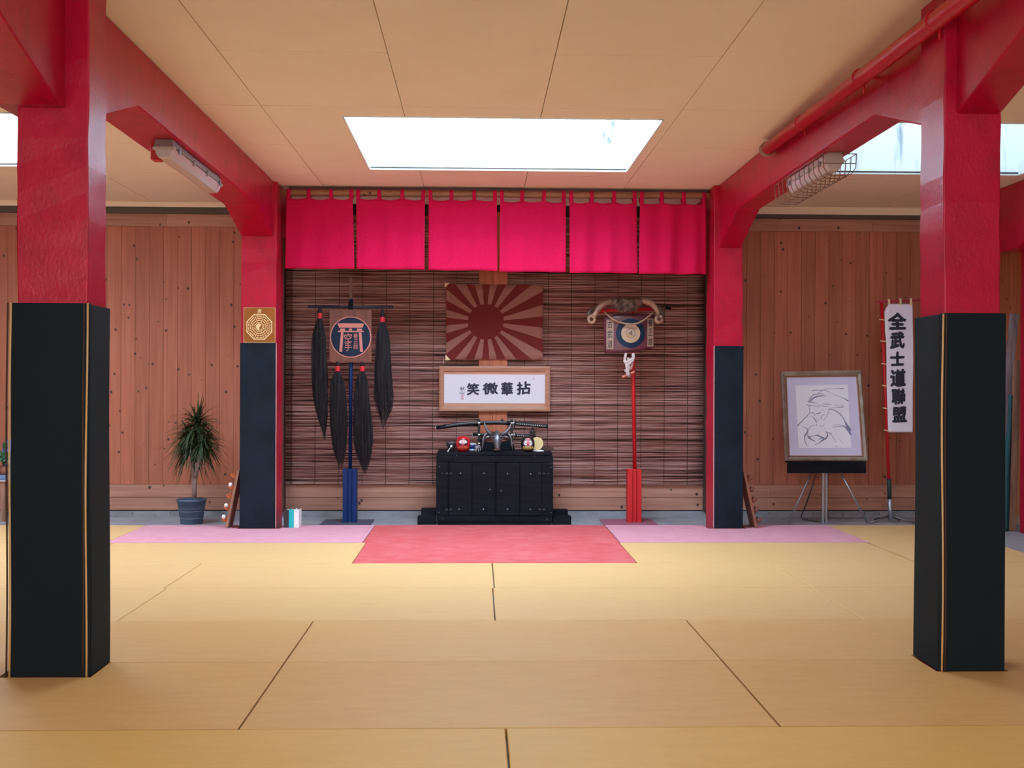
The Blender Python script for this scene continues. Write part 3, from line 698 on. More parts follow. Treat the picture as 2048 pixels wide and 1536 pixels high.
m = MB(); m.tube([(Q2(142, 284, Yp)[0], Yp - .03, Q2(142, 284, Yp)[1]), (Q2(795, 286, Yp)[0], Yp - .03, Q2(795, 288, Yp)[1])], .014, 10); m.build('crossbar', mat('dark_olive_bar', (.05, .055, .05), .5, var=((3, 3, 3), (.02, .03, .07), .4, .5)), t)
m = MB(); a = Q2(452, 318, Yp); b = Q2(484, 240, Yp); m.box(a[0], b[0], Yp - .055, Yp + .0, a[1], b[1]); m.build('bracket', BLK, t, bevel=.004)
m = MB(); a = Q2(456, 240, Yp); b = Q2(479, 58, Yp); m.box(a[0], b[0], Yp - .01, Yp + .01, a[1], b[1]); m.build('finial_slat', BOARD, t)
Yb_ = Yp - .062
a = Q2(303, 705, Yb_); b = Q2(626, 306, Yb_); W_ = b[0] - a[0]
m = MB(); poly = [a, (a[0] + W_ * .04, a[1] + .006), (a[0] + W_ * .06, a[1] - .006), (a[0] + W_ * .35, a[1] - .004), (a[0] + W_ * .37, a[1] + .008), (a[0] + W_ * .51, a[1] - .004), (a[0] + W_ * .63, a[1] + .006), (a[0] + W_ * .65, a[1] - .006), (a[0] + W_ * .94, a[1] - .006), (a[0] + W_ * .96, a[1] + .006), (b[0], a[1]), (b[0], b[1]), (a[0], b[1])]
m.prism(poly, 'y', Yb_, Yb_ + .016); m.build('crest_board', BOARD, t)
c = Q2(466, 515, Yb_); k2 = PS(z2, Yb_)
m = MB(); m.disc(*c, 152 * k2, Yb_ - .0015, n=56); m.build('crest_ground', NAVY, t)
m = MB(); m.disc(*c, 157 * k2, Yb_ - .003, r0=150 * k2, n=64, th=.0025)
def pq(pts): m.prism([Q2(x, y, Yb_) for x, y in pts], 'y', Yb_ - .003, Yb_ - .0012)
pq([(365, 409), (568, 411), (557, 443), (378, 443)]); pq([(366, 467), (567, 468), (564, 477), (370, 476)])
pq([(392, 479), (411, 479), (400, 628), (378, 627)]); pq([(529, 481), (549, 481), (561, 628), (538, 628)])
pq([(388, 450), (425, 450), (420, 466), (383, 466)]); pq([(450, 450), (478, 450), (474, 466), (456, 466)]); pq([(512, 450), (550, 450), (556, 466), (516, 466)])
for ch, a_, b_, c2, d in (('空', 416, 476, 488, 556), ('手', 418, 474, 558, 622), ('養', 486, 521, 486, 528), ('正', 489, 522, 534, 570), ('館', 485, 522, 572, 608)):
    glyph(m, ch, 580 + a_ * z2, 580 + b_ * z2, 540 + c2 * z2, 540 + d * z2, Yb_ - .0035, .004)
m.build('crest_emblem', SALM, t)
def tassel(label, band, top, prof, Y):
    bx, bz = Q2(*band, Y); prof = [(Q2(l, y, Y), Q2(r, y, Y)) for y, l, r in prof]
    t = thing('horsehair_tassel', label, 'tassel', (bx, Y, prof[-1][0][1]), 'black horsehair tassels')
    m = MB(); w = .0225
    m.lathe((bx, Y, bz), [(w * .9, -.026), (w, -.02), (w * 1.02, .0), (w, .02), (w * .88, .026)], 16); m.build('band', BANDR, t)
    m = MB(); tx, tz = Q2(*top, Y); m.lathe((bx, Y, bz), [(w * .9, .022), (w * 1.05, .04), (w * .75, .065), (w * .3, tz - bz), (w * .15, tz - bz + .006)], 14); m.build('topknot', HAIR, t)
    m = MB(); m.tube([(bx, Y, tz - .01), (bx + .002, Y - .002, tz + .012)], .0035, 6); m.build('hanging_cord', REEDD, t)
    m = MB(); L = [(bx - w * .85, bx + w * .85, bz - .02)] + [(a[0], b[0], a[1]) for a, b in prof]
    tip = L[-1][2]; topz = L[0][2]
    def at(z):
        for i in range(len(L) - 1):
            if L[i][2] >= z >= L[i + 1][2]:
                f = (L[i][2] - z) / (L[i][2] - L[i + 1][2]); f2 = f * f * (3 - 2 * f)
                return L[i][0] + (L[i + 1][0] - L[i][0]) * f, L[i][1] + (L[i + 1][1] - L[i][1]) * f
        return L[-1][0], L[-1][1]
    # core
    cor = []; rr = []
    for k in range(14):
        z = topz + (tip - topz) * .70 * k / 13; l, r = at(z); cor.append(((l + r) / 2, Y, z)); rr.append(max(.004, (r - l) / 2 * (.88 if k < 9 else .88 - .16 * (k - 8))))
    m.tube(cor, rr, 12, sq=(.45, 1))
    # strands
    for k in range(420):
        q = random.uniform(0, 2 * PI); rad = math.sqrt(random.uniform(.45, 1)); u = math.cos(q) * rad; d = math.sin(q) * rad
        end = topz + (tip - topz) * (random.uniform(.62, 1.0) if random.random() < .7 else random.uniform(.85, 1.04)); pts = []; ph = random.uniform(0, 6)
        for j in range(9):
            z = topz + (end - topz) * j / 8; l, r = at(z); hw = (r - l) / 2 * 1.02; f = j / 8
            pts.append(((l + r) / 2 + hw * u * (1 + .22 * math.sin(ph + f * 5) * f * f), Y + hw * d * .5, z))
        m.tube(pts, [.0019] * 7 + [.0014, .0005], 3, caps=False)
    m.build('hair', HAIR, t); return t
Yt = Yp - .056
tassel('black horsehair tassel hanging from the left end of the blue pole crossbar', (229, 350), (232, 292), [(500, 170, 275), (650, 166, 278), (800, 168, 286), (1000, 184, 287), (1150, 222, 287), (1275, 262, 272)], Yt)
tassel('black horsehair tassel hanging from the right end of the blue pole crossbar', (710, 380), (710, 303), [(500, 664, 764), (650, 657, 770), (800, 652, 776), (1000, 654, 788), (1100, 678, 772), (1195, 706, 718)], Yt)
tassel('black horsehair tassel under the crest board, left of the blue pole', (366, 757), (368, 716), [(850, 313, 414), (1000, 304, 434), (1200, 312, 438), (1380, 335, 428), (1505, 375, 400)], Yb_ - .034)
tassel('black horsehair tassel under the crest board, right of the blue pole', (556, 757), (556, 716), [(850, 506, 597), (1000, 488, 610), (1200, 488, 630), (1350, 498, 627), (1480, 535, 610), (1545, 565, 585)], Yb_ - .034)

# ------------------------------------------------------------------ RED STANDARD WITH HORNS
z3 = .15625
def Q3(a, b, Y): return P(1140 + a * z3, 560 + b * z3, Y)
t = thing('banner_pole', 'red pole in a red block carrying a curved archery-target board', 'pole', (PX(1268, Yp), Yp, zf))
base_post(t, 1256, 1284, 939, Yp - .06, REDW, zf)
m = MB(); m.tube([(PX(1270, Yp), Yp, PZ(939, Yp, 1270)), (PX(1264, Yp), Yp, PZ(620, Yp, 1264))], .0185, 12); m.build('pole', REDW, t)
m = MB(); a = Q3(345, 400, Yp); b = Q3(1130, 372, Yp); m.tube([(a[0], Yp - .03, a[1]), (b[0], Yp - .03, b[1])], .016, 10); m.build('crossbar', REDW, t)
Yc = Yp - .085; cxx = Q3(770, 680, Yc)[0]; hw = (Q3(1105, 0, Yc)[0] - Q3(435, 0, Yc)[0]) / 2
def bul(v): return (v[0], v[1] + .055 * ((v[0] - cxx) / hw) ** 2, v[2])
top = lambda u: 455 - 15 * u - 20 * math.sin(PI * u); bot = lambda u: 940 - 8 * u * u * 0 - 75 * u ** 2.2
vs = []; n1, n2 = 20, 10
for side in (0, .016):
    for j in range(n2 + 1):
        for i in range(n1 + 1):
            u = i / n1; xl = 436 + 664 * u; xl2 = 452 + 623 * u; f = j / n2
            x, z = Q3(xl * (1 - f) + xl2 * f, top(u) * (1 - f) + bot(u) * f, Yc); vs.append(bul((x, Yc + side, z)))
N_ = (n1 + 1) * (n2 + 1); fs = []
for j in range(n2):
    for i in range(n1):
        q = j * (n1 + 1) + i; fs += [(q, q + n1 + 1, q + n1 + 2, q + 1), (N_ + q, N_ + q + 1, N_ + q + n1 + 2, N_ + q + n1 + 1)]
for i in range(n1):
    fs += [(i, i + 1, N_ + i + 1, N_ + i)]; q = n2 * (n1 + 1) + i; fs += [(q, N_ + q, N_ + q + 1, q + 1)]
for j in range(n2):
    q = j * (n1 + 1); fs += [(q, N_ + q, N_ + q + n1 + 1, q + n1 + 1)]; q += n1; fs += [(q, q + n1 + 1, N_ + q + n1 + 1, N_ + q)]
m = MB(); m._add(vs, fs, 0, 0, True); m.build('curved_board', BOARDP, t)
c = Q3(777, 682, Yc); k3 = PS(z3, Yc)
def rings(m, c, r1, yy, n=48, steps=6):
    vs = [(c[0], yy, c[1])]; fs = []
    for s in range(1, steps + 1):
        for k in range(n): q = 2 * PI * k / n; vs.append((c[0] + r1 * s / steps * math.cos(q), yy, c[1] + r1 * s / steps * math.sin(q)))
    for k in range(n): fs.append((0, 1 + k, 1 + (k + 1) % n))
    for s in range(steps - 1):
        for k in range(n): a = 1 + s * n + k; b = 1 + s * n + (k + 1) % n; fs.append((a, a + n, b + n, b))
    m._add(vs, fs, 0, 0, True)
m = MB(); rings(m, c, 190 * k3, Yc - .003); m.warp(bul); m.build('target_ring', NAVY, t)
m = MB(); rings(m, (c[0], c[1]), 123 * k3, Yc - .006); m.warp(bul); m.build('target_centre', mat('pale_gold_disc', (.50, .30, .16), .45, var=((30, 30, 30), (.42, .30, .22), .4, .6)), t)
m = MB(); st = .009; m.disc(c[0], c[1], 61 * k3, Yc - st, r0=57 * k3, n=40, th=.001)
for q in range(3):   # three comma swirls
    a0 = q * 2 * PI / 3 + .4; r0 = 57 * k3; pts = []
    for s in range(9):
        f = s / 8; a = a0 + 1.5 * f * 1.05; rr = r0 * (.08 + .86 * f); w = r0 * (.17 * (1 - f) + .03); pts.append((a, rr, w))
    L_ = [(c[0] + r * math.cos(a) + w * math.cos(a + 1.2), Yc - st, c[1] + r * math.sin(a) + w * math.sin(a + 1.2)) for a, r, w in pts]; R_ = [(c[0] + r * math.cos(a) - w * math.cos(a + 1.2), Yc - st, c[1] + r * math.sin(a) - w * math.sin(a + 1.2)) for a, r, w in pts]
    m._add(L_ + R_, [(i, i + 1, 9 + i + 1, 9 + i) for i in range(8)])
m.warp(bul); m.build('triple_swirl', mat('ink_black', (.012, .01, .012), .5), t)
for (a, b, c2, d, chars) in ((473, 560, 505, 884, '古武道'), (995, 1077, 490, 850, '養正館')):
    m = MB(); xa_, z1_ = Q3(a, c2, Yc); xb2, z0_ = Q3(b, d, Yc)
    for i in range(3): m.box(xa_ + (xb2 - xa_) * i / 3, xa_ + (xb2 - xa_) * (i + 1) / 3, Yc - .003, Yc - .001, z0_, z1_)
    m.warp(bul); s1 = m.build('label_strip', mat('tan_label', (.36, .23, .17), .6), t)
    m = MB(); hh = (d - c2) / 3
    for i, ch in enumerate(chars): glyph(m, ch, 1140 + (a + 12) * z3, 1140 + (b - 12) * z3, 560 + (c2 + hh * i + 14) * z3, 560 + (c2 + hh * (i + 1) - 16) * z3, Yc - .0055, .01)
    m.warp(bul); m.build('lettering', mat('label_ink', (.03, .02, .02), .6), s1)
# rope knot under the board (part that is tied to the pole, so its own thing)
m = MB(); Yk = Yc - .012
def kn(pts, r): m.tube([(Q3(x, y, Yk + dy)[0], Yk + dy, Q3(x, y, Yk + dy)[1]) for x, y, dy in pts], r, 9)
kn([(718, 940, 0), (705, 990, -.01), (700, 1040, -.012), (725, 1080, -.02), (760, 1110, -.02), (750, 1150, -.01), (700, 1165, 0)], .0135)
kn([(808, 940, 0), (815, 985, -.01), (800, 1030, -.02), (765, 1060, -.028), (725, 1100, -.02), (735, 1150, -.012), (745, 1190, -.01), (762, 1235, 0)], .0155)
kn([(745, 1000, 0), (750, 1040, -.015), (795, 1075, -.01), (780, 1130, 0), (740, 1160, 0), (730, 1230, .0)], .0125)
kn([(690, 1030, 0), (730, 1050, -.03), (790, 1010, -.03), (815, 1000, 0)], .0115)
t_r = m.build('rope_knot', ROPW); tag(t_r, 'thick white cotton rope knotted round the red pole under the curved board', 'rope')
m = MB()
for a, b in (((668, 1242), (722, 1222)), ((776, 1198), (828, 1172))):
    p = Q3(*a, Yk); q = Q3(*b, Yk); m.tube([(p[0], Yk + .0, p[1]), (q[0], Yk, q[1])], .011, 8)
m.build('rope_end', mat('salmon_rope_end', (.62, .24, .18), .7), t_r)
# hanging rope
m = MB(); Yq = Yc - .03; pts = []
for x, y, dy in ((440, 405, .06), (470, 440, .04), (540, 500, .01), (620, 540, -.005), (720, 563, -.02), (800, 570, -.02), (880, 550, -.01), (960, 505, .0), (1030, 445, .02), (1085, 395, .05)):
    p = Q3(x, y, Yq + dy); pts.append((p[0], Yq + dy, p[1]))
m.tube(pts, .0095, 8); tag(m.build('hanging_rope', ROPE), 'tan rope slung across the front of the archery-target board', 'rope')
# cattle horns with fur
Yh = Yc - .03
t = thing('horn_mount', 'pair of curved cattle horns with brown fur above the curved board', 'horns', (Q3(720, 420, Yh)[0], Yh, Q3(720, 420, Yh)[1]))
m = MB(); rr = random.Random(3)
cs = Q3(720, 320, Yh); k3 = PS(z3, Yh)
m.ball((cs[0], Yh, cs[1]), 165 * k3, .075, 95 * k3, 28, 16)
for k in range(260):
    a = rr.uniform(0, 2 * PI); e = rr.uniform(.1, 1); x = cs[0] + 168 * k3 * e * math.cos(a); z = cs[1] + 97 * k3 * e * math.sin(a); y = Yh - .075 * math.sqrt(max(0, 1 - e * e))
    d = Vector((math.cos(a) * e, -.5, math.sin(a) * e - .6)).normalized() * rr.uniform(.012, .026)
    m.tube([(x, y + .004, z), (x + d.x * .5, y - .004, z + d.z * .5), (x + d.x, y - .004, z + d.z)], [.004, .003, .0006], 4, caps=False)
for sx in (-1, 1):   # fur humps over the horn roots
    c = Q3(720 + sx * 155, 285, Yh); m.ball((c[0], Yh, c[1]), 62 * k3, .05, 60 * k3, 16, 9)
m.build('fur', FUR, t)
def horn(pts, rad, mm, nm):
    m = MB(); m.tube([(Q3(x, y, Yh + d)[0], Yh + d, Q3(x, y, Yh + d)[1]) for x, y, d in pts], [r * k3 for r in rad], 14); return m.build(nm, mm, t)
horn([(560, 280, 0), (500, 283, 0), (440, 305, -.01), (385, 345, -.02), (340, 400, -.03), (310, 455, -.04), (285, 490, -.05)], [40, 40, 40, 40, 36, 32, 28], HORN, 'horn')
horn([(880, 270, 0), (930, 262, 0), (990, 275, -.01), (1050, 310, -.015), (1100, 365, -.02), (1130, 425, -.03), (1138, 470, -.035)], [40, 43, 43, 40, 36, 30, 24], HORN, 'horn')
for cx2, cy2 in ((275, 505), (1138, 505)):
    m = MB(); c = Q3(cx2, cy2, Yh - .05); m.tube([(c[0] + .030 * math.cos(q * PI / 6), Yh - .055 + .012 * math.sin(q * PI / 6), c[1] + .033 * math.sin(q * PI / 6)) for q in range(13)], .0155 if cx2 < 500 else .017, 9); m.build('horn_tip_ring', HORN, t)
horn([(330, 345, .02), (270, 385, .02), (240, 420, .0), (245, 470, -.02)], [22, 26, 26, 22], HORND, 'horn_shadow_side')  # extra dark tubes: the horns' shaded side put into the colour
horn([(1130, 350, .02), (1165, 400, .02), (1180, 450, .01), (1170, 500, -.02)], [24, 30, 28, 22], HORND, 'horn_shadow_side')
m = MB(); a = Q3(1228, 355, 11.36); b = Q3(1292, 366, 11.36); m.tube([(a[0], 11.36, a[1]), (b[0], 11.36, b[1])], .014, 8); tag(m.build('hanging_peg', BLK), 'short dark peg on the reed blind right of the horns', 'peg')

# ------------------------------------------------------------------ BLACK CHEST
Yf = 10.75; Yk = 11.3
bx0, bx1 = PX(873, Yf), PX(1107, Yf); ztop = PZ(905, Yf); 
t = thing('black_chest', 'low black plank chest with two double-board doors against the blinds', 'cabinet', ((bx0 + bx1) / 2, (Yf + Yk) / 2, ZF))
m = MB(); m.box(bx0 + .02, bx1 - .02, Yf + .02, Yk, ZF + .03, ztop - .03); m.build('carcass', BLK, t)
m = MB(); m.prism([(Yf - .005, ztop - .022), (Yf + .05, ztop), (Yk, ztop), (Yk, ztop - .025), (Yf, ztop - .028)], 'x', bx0 + .01, bx1 - .008); m.build('top_board', BLK, t)
zr = PZ(926, Yf)
m = MB(); m.box(bx0, bx1 + .0, Yf, Yf + .022, zr + .003, ztop - .03); m.build('top_rail', BLK, t, bevel=.004)
zl = PZ(1032, Yf)
m = MB(); m.box(bx0 + .005, bx1 - .005, Yf + .002, Yf + .022, ZF + .03, zl); m.build('bottom_rail', BLK, t, bevel=.004)
m = MB(); m.box(bx0 + .015, bx1 - .015, Yf + .01, Yf + .06, ZF, ZF + .03); m.build('plinth', BLK, t)
for pa, pb in ((873, 896), (1084, 1107)):
    m = MB(); m.box(PX(pa, Yf), PX(pb, Yf), Yf, Yf + .022, zl + .002, zr + .001); m.build('stile', BLK, t, bevel=.004)
cab = 840, 800, 5.906
def QC(zx, zy, Y): return P(840 + zx / 5.906, 800 + zy / 5.906, Y)
doors = []
for (za, zb2, zc) in ((345, 618, 890), (905, 1182, 1440)):
    d0, d1, d2 = QC(za, 0, Yf)[0], QC(zb2, 0, Yf)[0], QC(zc, 0, Yf)[0]
    yo = 0 if za < 500 else -.006
    m = MB(); m.box(d0 + .002, d1 - .0015, Yf + yo, Yf + .02, zl + .004, zr); m.box(d1 + .0015, d2, Yf + yo, Yf + .02, zl + .004, zr)
    d = m.build('door', BLK, t, bevel=.003); doors.append(d)
def boltset(par, lst, Yy, r=.0065, nm='bolt', mm=STEEL):
    for zx, zy in lst:
        x, z = QC(zx, zy, Yy); m = MB(); m.ball((x, Yy, z), r, .004, r, 10, 6); m.build(nm, mm, par)
boltset(doors[0], [(477, 865), (755, 865), (462, 1290), (748, 1290)], Yf); boltset(doors[1], [(1035, 870), (1308, 873), (1035, 1290), (1302, 1292)], Yf - .006)
for d, (zx, zy), yy in ((doors[0], (826, 1058), Yf), (doors[1], (958, 1073), Yf - .006)):
    x, z = QC(zx, zy, yy); m = MB(); m.tube([(x, yy + .001, z), (x, yy - .012, z)], [.004, .007], 10); m.build('knob', GREYM, d)
boltset(t, [(432, 656), (1355, 660), (232, 788), (1546, 796), (264, 867), (1515, 870), (223, 1328), (1548, 1328), (274, 1403), (1500, 1408)], Yf - .001, .004, 'screw')
for d, zx, yy in ((doors[0], 340, Yf), (doors[1], 1438, Yf - .006)):
    for zy in (868, 1292):
        m = MB()
        for i in range(-2, 3):
            if i: x, z = QC(zx + i * 16, zy, yy); m.box(x - .005, x + .005, yy - .003, yy + .001, z - .008, z + .008)
        m.build('hinge', mat('dull_hinge', (.06, .06, .07), .5, .5), d)
# stepped skid boards under the chest
a = QC(15, 1345, Yf + .1); b = QC(1745, 1285, Yf + .1)
for xx0, xx1, zz in ((a[0], bx0 - .003, b[1]), (bx1 + .003, b[0], b[1] - .008)):
    m = MB(); m.box(xx0, xx1, Yf + .08, Yf + .2, ZF + .06, zz); m.build('upper_skid', BLK, t, bevel=.003)
a = QC(-30, 1445, Yf + .02); b = QC(1787, 1376, Yf + .02)
for xx0, xx1 in ((a[0], bx0 - .003), (bx1 + .003, b[0])):
    m = MB(); m.box(xx0, xx1, Yf + .02, Yf + .14, ZF, b[1]); m.build('lower_skid', BLK, t, bevel=.003)

# ------------------------------------------------------------------ OBJECTS ON THE CHEST
ZT = ztop
def Q6(a, b, Y): return P(860 + a * .13184, 820 + b * .13184, Y)
# bowl with striker
Yo = 11.0; x, _ = Q6(325, 500, Yo); zr_ = Q6(325, 475, Yo)[1]; r = PS(88 * .13184, Yo)
t = thing('stone_bowl', 'dark grey footed bowl at the left end of the chest top', 'bowl', (x, Yo, ZT))
m = MB(); h = zr_ - ZT; m.lathe((x, Yo, ZT), [(r * .35, 0), (r * .4, h * .12), (r * .62, h * .35), (r * .9, h * .7), (r, h), (r * .93, h), (r * .8, h * .7), (r * .5, h * .4), (.002, h * .3)], 26); m.build('bowl_body', STONE, t)
m = MB(); m.lathe((x, Yo, ZT + h * .88), [(r * .965, 0), (r * .985, .003), (r * .975, .006)], 26); m.build('rim_band', GREYM, t)
Yo = 10.83; a = Q6(272, 615, Yo); b = Q6(322, 560, Yo)
t = thing('bell_striker', 'small white-tipped striker lying before the grey bowl', 'striker', (a[0], Yo, ZT))
m = MB(); m.tube([(a[0], Yo - .01, ZT + .008), (b[0], Yo + .03, ZT + .05)], .005, 8); m.build('handle', SILV, t)
m = MB(); m.ball((b[0], Yo + .03, ZT + .05), .012, .012, .012, 12, 7); m.build('head', WHT, t)
m = MB(); m.ball((a[0], Yo - .012, ZT + .008), .008, .008, .008, 10, 6); m.build('tip', WHT, t)
# darumas
def daruma(label, zx0, zx1, zy0, bodym, black):
    Yo = 10.87; a = Q6(zx0, 0, Yo)[0]; b = Q6(zx1, 0, Yo)[0]; x = (a + b) / 2; R = (b - a) / 2; h = Q6(0, zy0, Yo)[1] - ZT
    t = thing('daruma_doll', label, 'doll', (x, Yo, ZT))
    prof = [(.42, 0), (.62, .04), (.80, .14), (.93, .28), (1, .48), (.97, .66), (.85, .82), (.62, .93), (.32, .99), (.02, 1)]
    m = MB(); m.lathe((x, Yo, ZT), [(p * R, q * h) for p, q in prof], 30); m.build('body', bodym, t)
    def surf(u, v, e=.0015):   # u across, v height fraction
        for i in range(len(prof) - 1):
            if prof[i][1] <= v <= prof[i + 1][1]: f = (v - prof[i][1]) / (prof[i + 1][1] - prof[i][1]); rr = prof[i][0] + (prof[i + 1][0] - prof[i][0]) * f; break
        rr = rr * R + e; xx = u * R; return (x + xx, Yo - math.sqrt(max(1e-8, rr * rr - xx * xx)), ZT + v * h)
    def patch(nm, pts_in, m_, e=.0015):
        m = MB(); n = len(pts_in); cu = sum(p[0] for p in pts_in) / n; cv = sum(p[1] for p in pts_in) / n
        vs = [surf(cu, cv, e)] + [surf(cu + (p[0] - cu) * .5, cv + (p[1] - cv) * .5, e) for p in pts_in] + [surf(*p, e) for p in pts_in]
        fs = [(0, 1 + i, 1 + (i + 1) % n) for i in range(n)] + [(1 + i, 1 + n + i, 1 + n + (i + 1) % n, 1 + (i + 1) % n) for i in range(n)]
        m._add(vs, fs, 0, 0, True); return m.build(nm, m_, t)
    def ell(u, v, a_, b_, n=18): return [(u + a_ * math.cos(2 * PI * k / n), v + b_ * math.sin(2 * PI * k / n)) for k in range(n)]
    blk = mat('painted_black', (.01, .01, .012), .4)
    if black:
        patch('face', ell(0, .60, .64, .27, 26), mat('pale_face_edge', (.45, .38, .42), .5)); patch('face_centre', ell(0, .63, .36, .25), FACEP, .0025)
    else:
        patch('face', ell(0, .60, .66, .20, 26), blk); patch('face_centre', ell(0, .59, .60, .165), mat('pale_face', (.62, .45, .45), .5), .002)
    for s in (-1, 1):
        patch('eye', ell(s * .27, .66, .17, .075), WHT, .004); patch('pupil', ell(s * .25, .66, .05, .03), blk, .005)
        patch('brow', [(s * .1, .72), (s * .3, .79), (s * .52, .77), (s * .62, .68), (s * .5, .72), (s * .3, .74)][::s], blk, .0045)
        patch('moustache', [(s * .04, .54), (s * .3, .52), (s * .58, .58), (s * .6, .5), (s * .4, .44), (s * .15, .46)][::s], blk if not black else WHT, .0042)
    patch('mouth', ell(0, .47, .22, .05), FACEP if not black else mat('dark_mouth', (.25, .02, .04), .5), .004)
    m = MB(); gp = mat('gold_stripes', (.55, .40, .12) if black else (.50, .12, .05), .4)
    for k in range(-5, 6):
        u = k * .13; m.tube([surf(u, .36, .0015), surf(u * 1.12, .24, .0015), surf(u * 1.05, .12, .0015)], [.0022, .004, .0015], 5)
    m.build('robe_stripes', gp, t); return t
daruma('round red daruma doll with white eyes, left on the chest', 393, 615, 388, DARUR, False)
daruma('round black daruma doll with pink face, right on the chest', 1380, 1590, 388, DARUB, True)
# cup
Yo = 11.0; x = Q6(640, 0, Yo)[0]; h = Q6(0, 505, Yo)[1] - ZT; r = PS(62 * .13184, Yo)
t = thing('footed_cup', 'blue and white footed cup behind the red doll', 'cup', (x, Yo, ZT))
m = MB(); m.lathe((x, Yo, ZT), [(r * .7, 0), (r * .62, h * .18), (r * .4, h * .3), (r * .55, h * .42), (r * .85, h * .6), (r, h), (r * .94, h), (r * .7, h * .6), (.002, h * .45)], 22); m.build('cup_body', CERB, t)
for f, rr in ((.1, .69), (.9, .985)):
    m = MB(); m.lathe((x, Yo, ZT + h * f), [(r * rr - .002, -.006), (r * rr + .001, 0), (r * rr + .001, .004), (r * rr - .002, .008)], 22); m.build('white_band', WHT, t)
# elephant figurine
Yo = 10.83; x = Q6(725, 0, Yo)[0]; s = PS(.13184, Yo)
t = thing('elephant_figurine', 'small grey elephant figurine beside the left stand post', 'figurine', (x, Yo, ZT))
eg = mat('grey_glaze', (.24, .24, .28), .35)
m = MB(); m.ball((x - 5 * s, Yo + .01, ZT + 62 * s), 38 * s, .03, 30 * s, 16, 10); m.ball((x + 22 * s, Yo, ZT + 78 * s), 22 * s, .016, 24 * s, 14, 9)
m.tube([(x + 36 * s, Yo, ZT + 72 * s), (x + 44 * s, Yo - .004, ZT + 50 * s), (x + 42 * s, Yo - .006, ZT + 26 * s), (x + 36 * s, Yo - .01, ZT + 14 * s)], [9 * s, 7 * s, 5 * s, 4 * s], 8)
m.build('body', eg, t)
for dx, dy in ((-26, -.008), (-24, .028), (14, -.008), (12, .028)):
    m = MB(); m.tube([(x + dx * s, Yo + dy, ZT + 45 * s), (x + dx * s, Yo + dy, ZT)], [11 * s, 9 * s], 9); m.build('leg', eg, t)
for sy in (-1, 1):
    m = MB(); m.ball((x + 10 * s, Yo + .017 * sy, ZT + 82 * s), 16 * s, .004, 20 * s, 12, 7); m.build('ear', eg, t)
# sword stand
Yo = 11.12; px = [Q6(745, 0, Yo)[0], Q6(1240, 0, Yo)[0]]; zt_ = Q6(0, 128, Yo)[1]
t = thing('sword_stand', 'black two-tier sword stand behind the horned skull', 'stand', ((px[0] + px[1]) / 2, Yo, ZT))
for x in px:
    m = MB(); m.box(x - .012, x + .012, Yo - .008, Yo + .016, ZT + .03, zt_); m.build('post', BLKG, t, bevel=.003)
    for zy in (202, 379, 510):
        z = Q6(0, zy, Yo)[1]; m = MB(); m.box(x - .011, x + .011, Yo - .055, Yo - .008, z - .028, z - .020); m.box(x - .011, x + .011, Yo - .062, Yo - .053, z - .028, z + .014)
        hk = m.build('hook' if zy < 450 else 'foot_block', BLKG, t, bevel=.002)
        m = MB(); m.box(x - .0105, x + .0105, Yo - .064, Yo - .0622, z + .003, z + .013); m.build('metal_plate', SILV, hk)
m = MB(); xa_, xb2 = px[0] - .04, px[1] + .06; pts = []
for k in range(17):
    f = k / 16; pts.append((px[0] + .01 + (px[1] - px[0] - .02) * f, ZT + .052 + .045 * abs(math.cos(PI * f)) ** .6 * (1 if abs(f - .5) > .1 else 1) - .0 + .02 * (math.cos(4 * PI * f) * .5)))
m.prism([(px[0] - .02, ZT + .002), (px[1] + .03, ZT + .002), (px[1] + .024, ZT + .04), (px[1] + .012, ZT + .07)] + pts[::-1] + [(px[0] - .006, ZT + .07), (px[0] - .018, ZT + .04)], 'y', Yo - .03, Yo + .03); m.build('base', BLK, t)
def sword(label, pts, guard, end, Ys, r):
    """pts: scabbard centreline in zoom px; guard x; end handle"""
    def W(p): q = Q6(*p, Ys); return Vector((q[0], Ys, q[1]))
    a = W(pts[0]); t = thing('sheathed_sword', label, 'sword', tuple(W(pts[len(pts) // 2])))
    m = MB(); m.tube([W(p) for p in pts], [r * .92] + [r] * (len(pts) - 1), 14, sq=(1, .62), up=(0, 0, 1)); m.build('scabbard', BLKG, t)
    m = MB(); d = (W(pts[1]) - a).normalized(); m.tube([a - d * .003, a + d * .004], r * .97, 12, sq=(1, .62)); m.build('scabbard_tip', SILV, t)
    g = W(guard); e = W(end); d = (e - g).normalized(); m = MB(); m.tube([g - d * .004, g + d * .004], r * 2.1, 18); m.build('guard', mat('dark_iron', (.03, .03, .035), .4, .7), t)
    m = MB(); m.tube([g - d * .016, g - d * .004], r * 1.08, 12, sq=(1, .65)); m.build('collar', SILV, t)
    m = MB(); n = 14; m.tube([g + d * .004 + (e - g - d * .004) * k / n for k in range(n + 1)], r * 1.02, 12, sq=(1, .7)); hd = m.build('handle', mat('handle_wrap', (.012, .012, .016), .7), t)
    m = MB(); L = (e - g).length; nn = int(L / .018)
    for k in range(1, nn):
        p = g + d * (.004 + k * .018); m.ball((p.x, Ys - r * .68, p.z), .0042, .0028, .0062, 8, 5)
    m.build('ray_skin_diamonds', mat('ray_skin', (.75, .75, .78), .4), hd)
    m = MB(); m.tube([e - d * .008, e + d * .006], r * 1.15, 12, sq=(1, .75)); m.build('pommel', BLKG, t)
    return t, W
ts, W = sword('long black katana in the upper tier, handle to the right', [(88, 272), (250, 248), (420, 225), (600, 207), (800, 196), (1000, 193), (1140, 196), (1265, 204)], (1285, 205), (1775, 247), Yo - .033, .019)
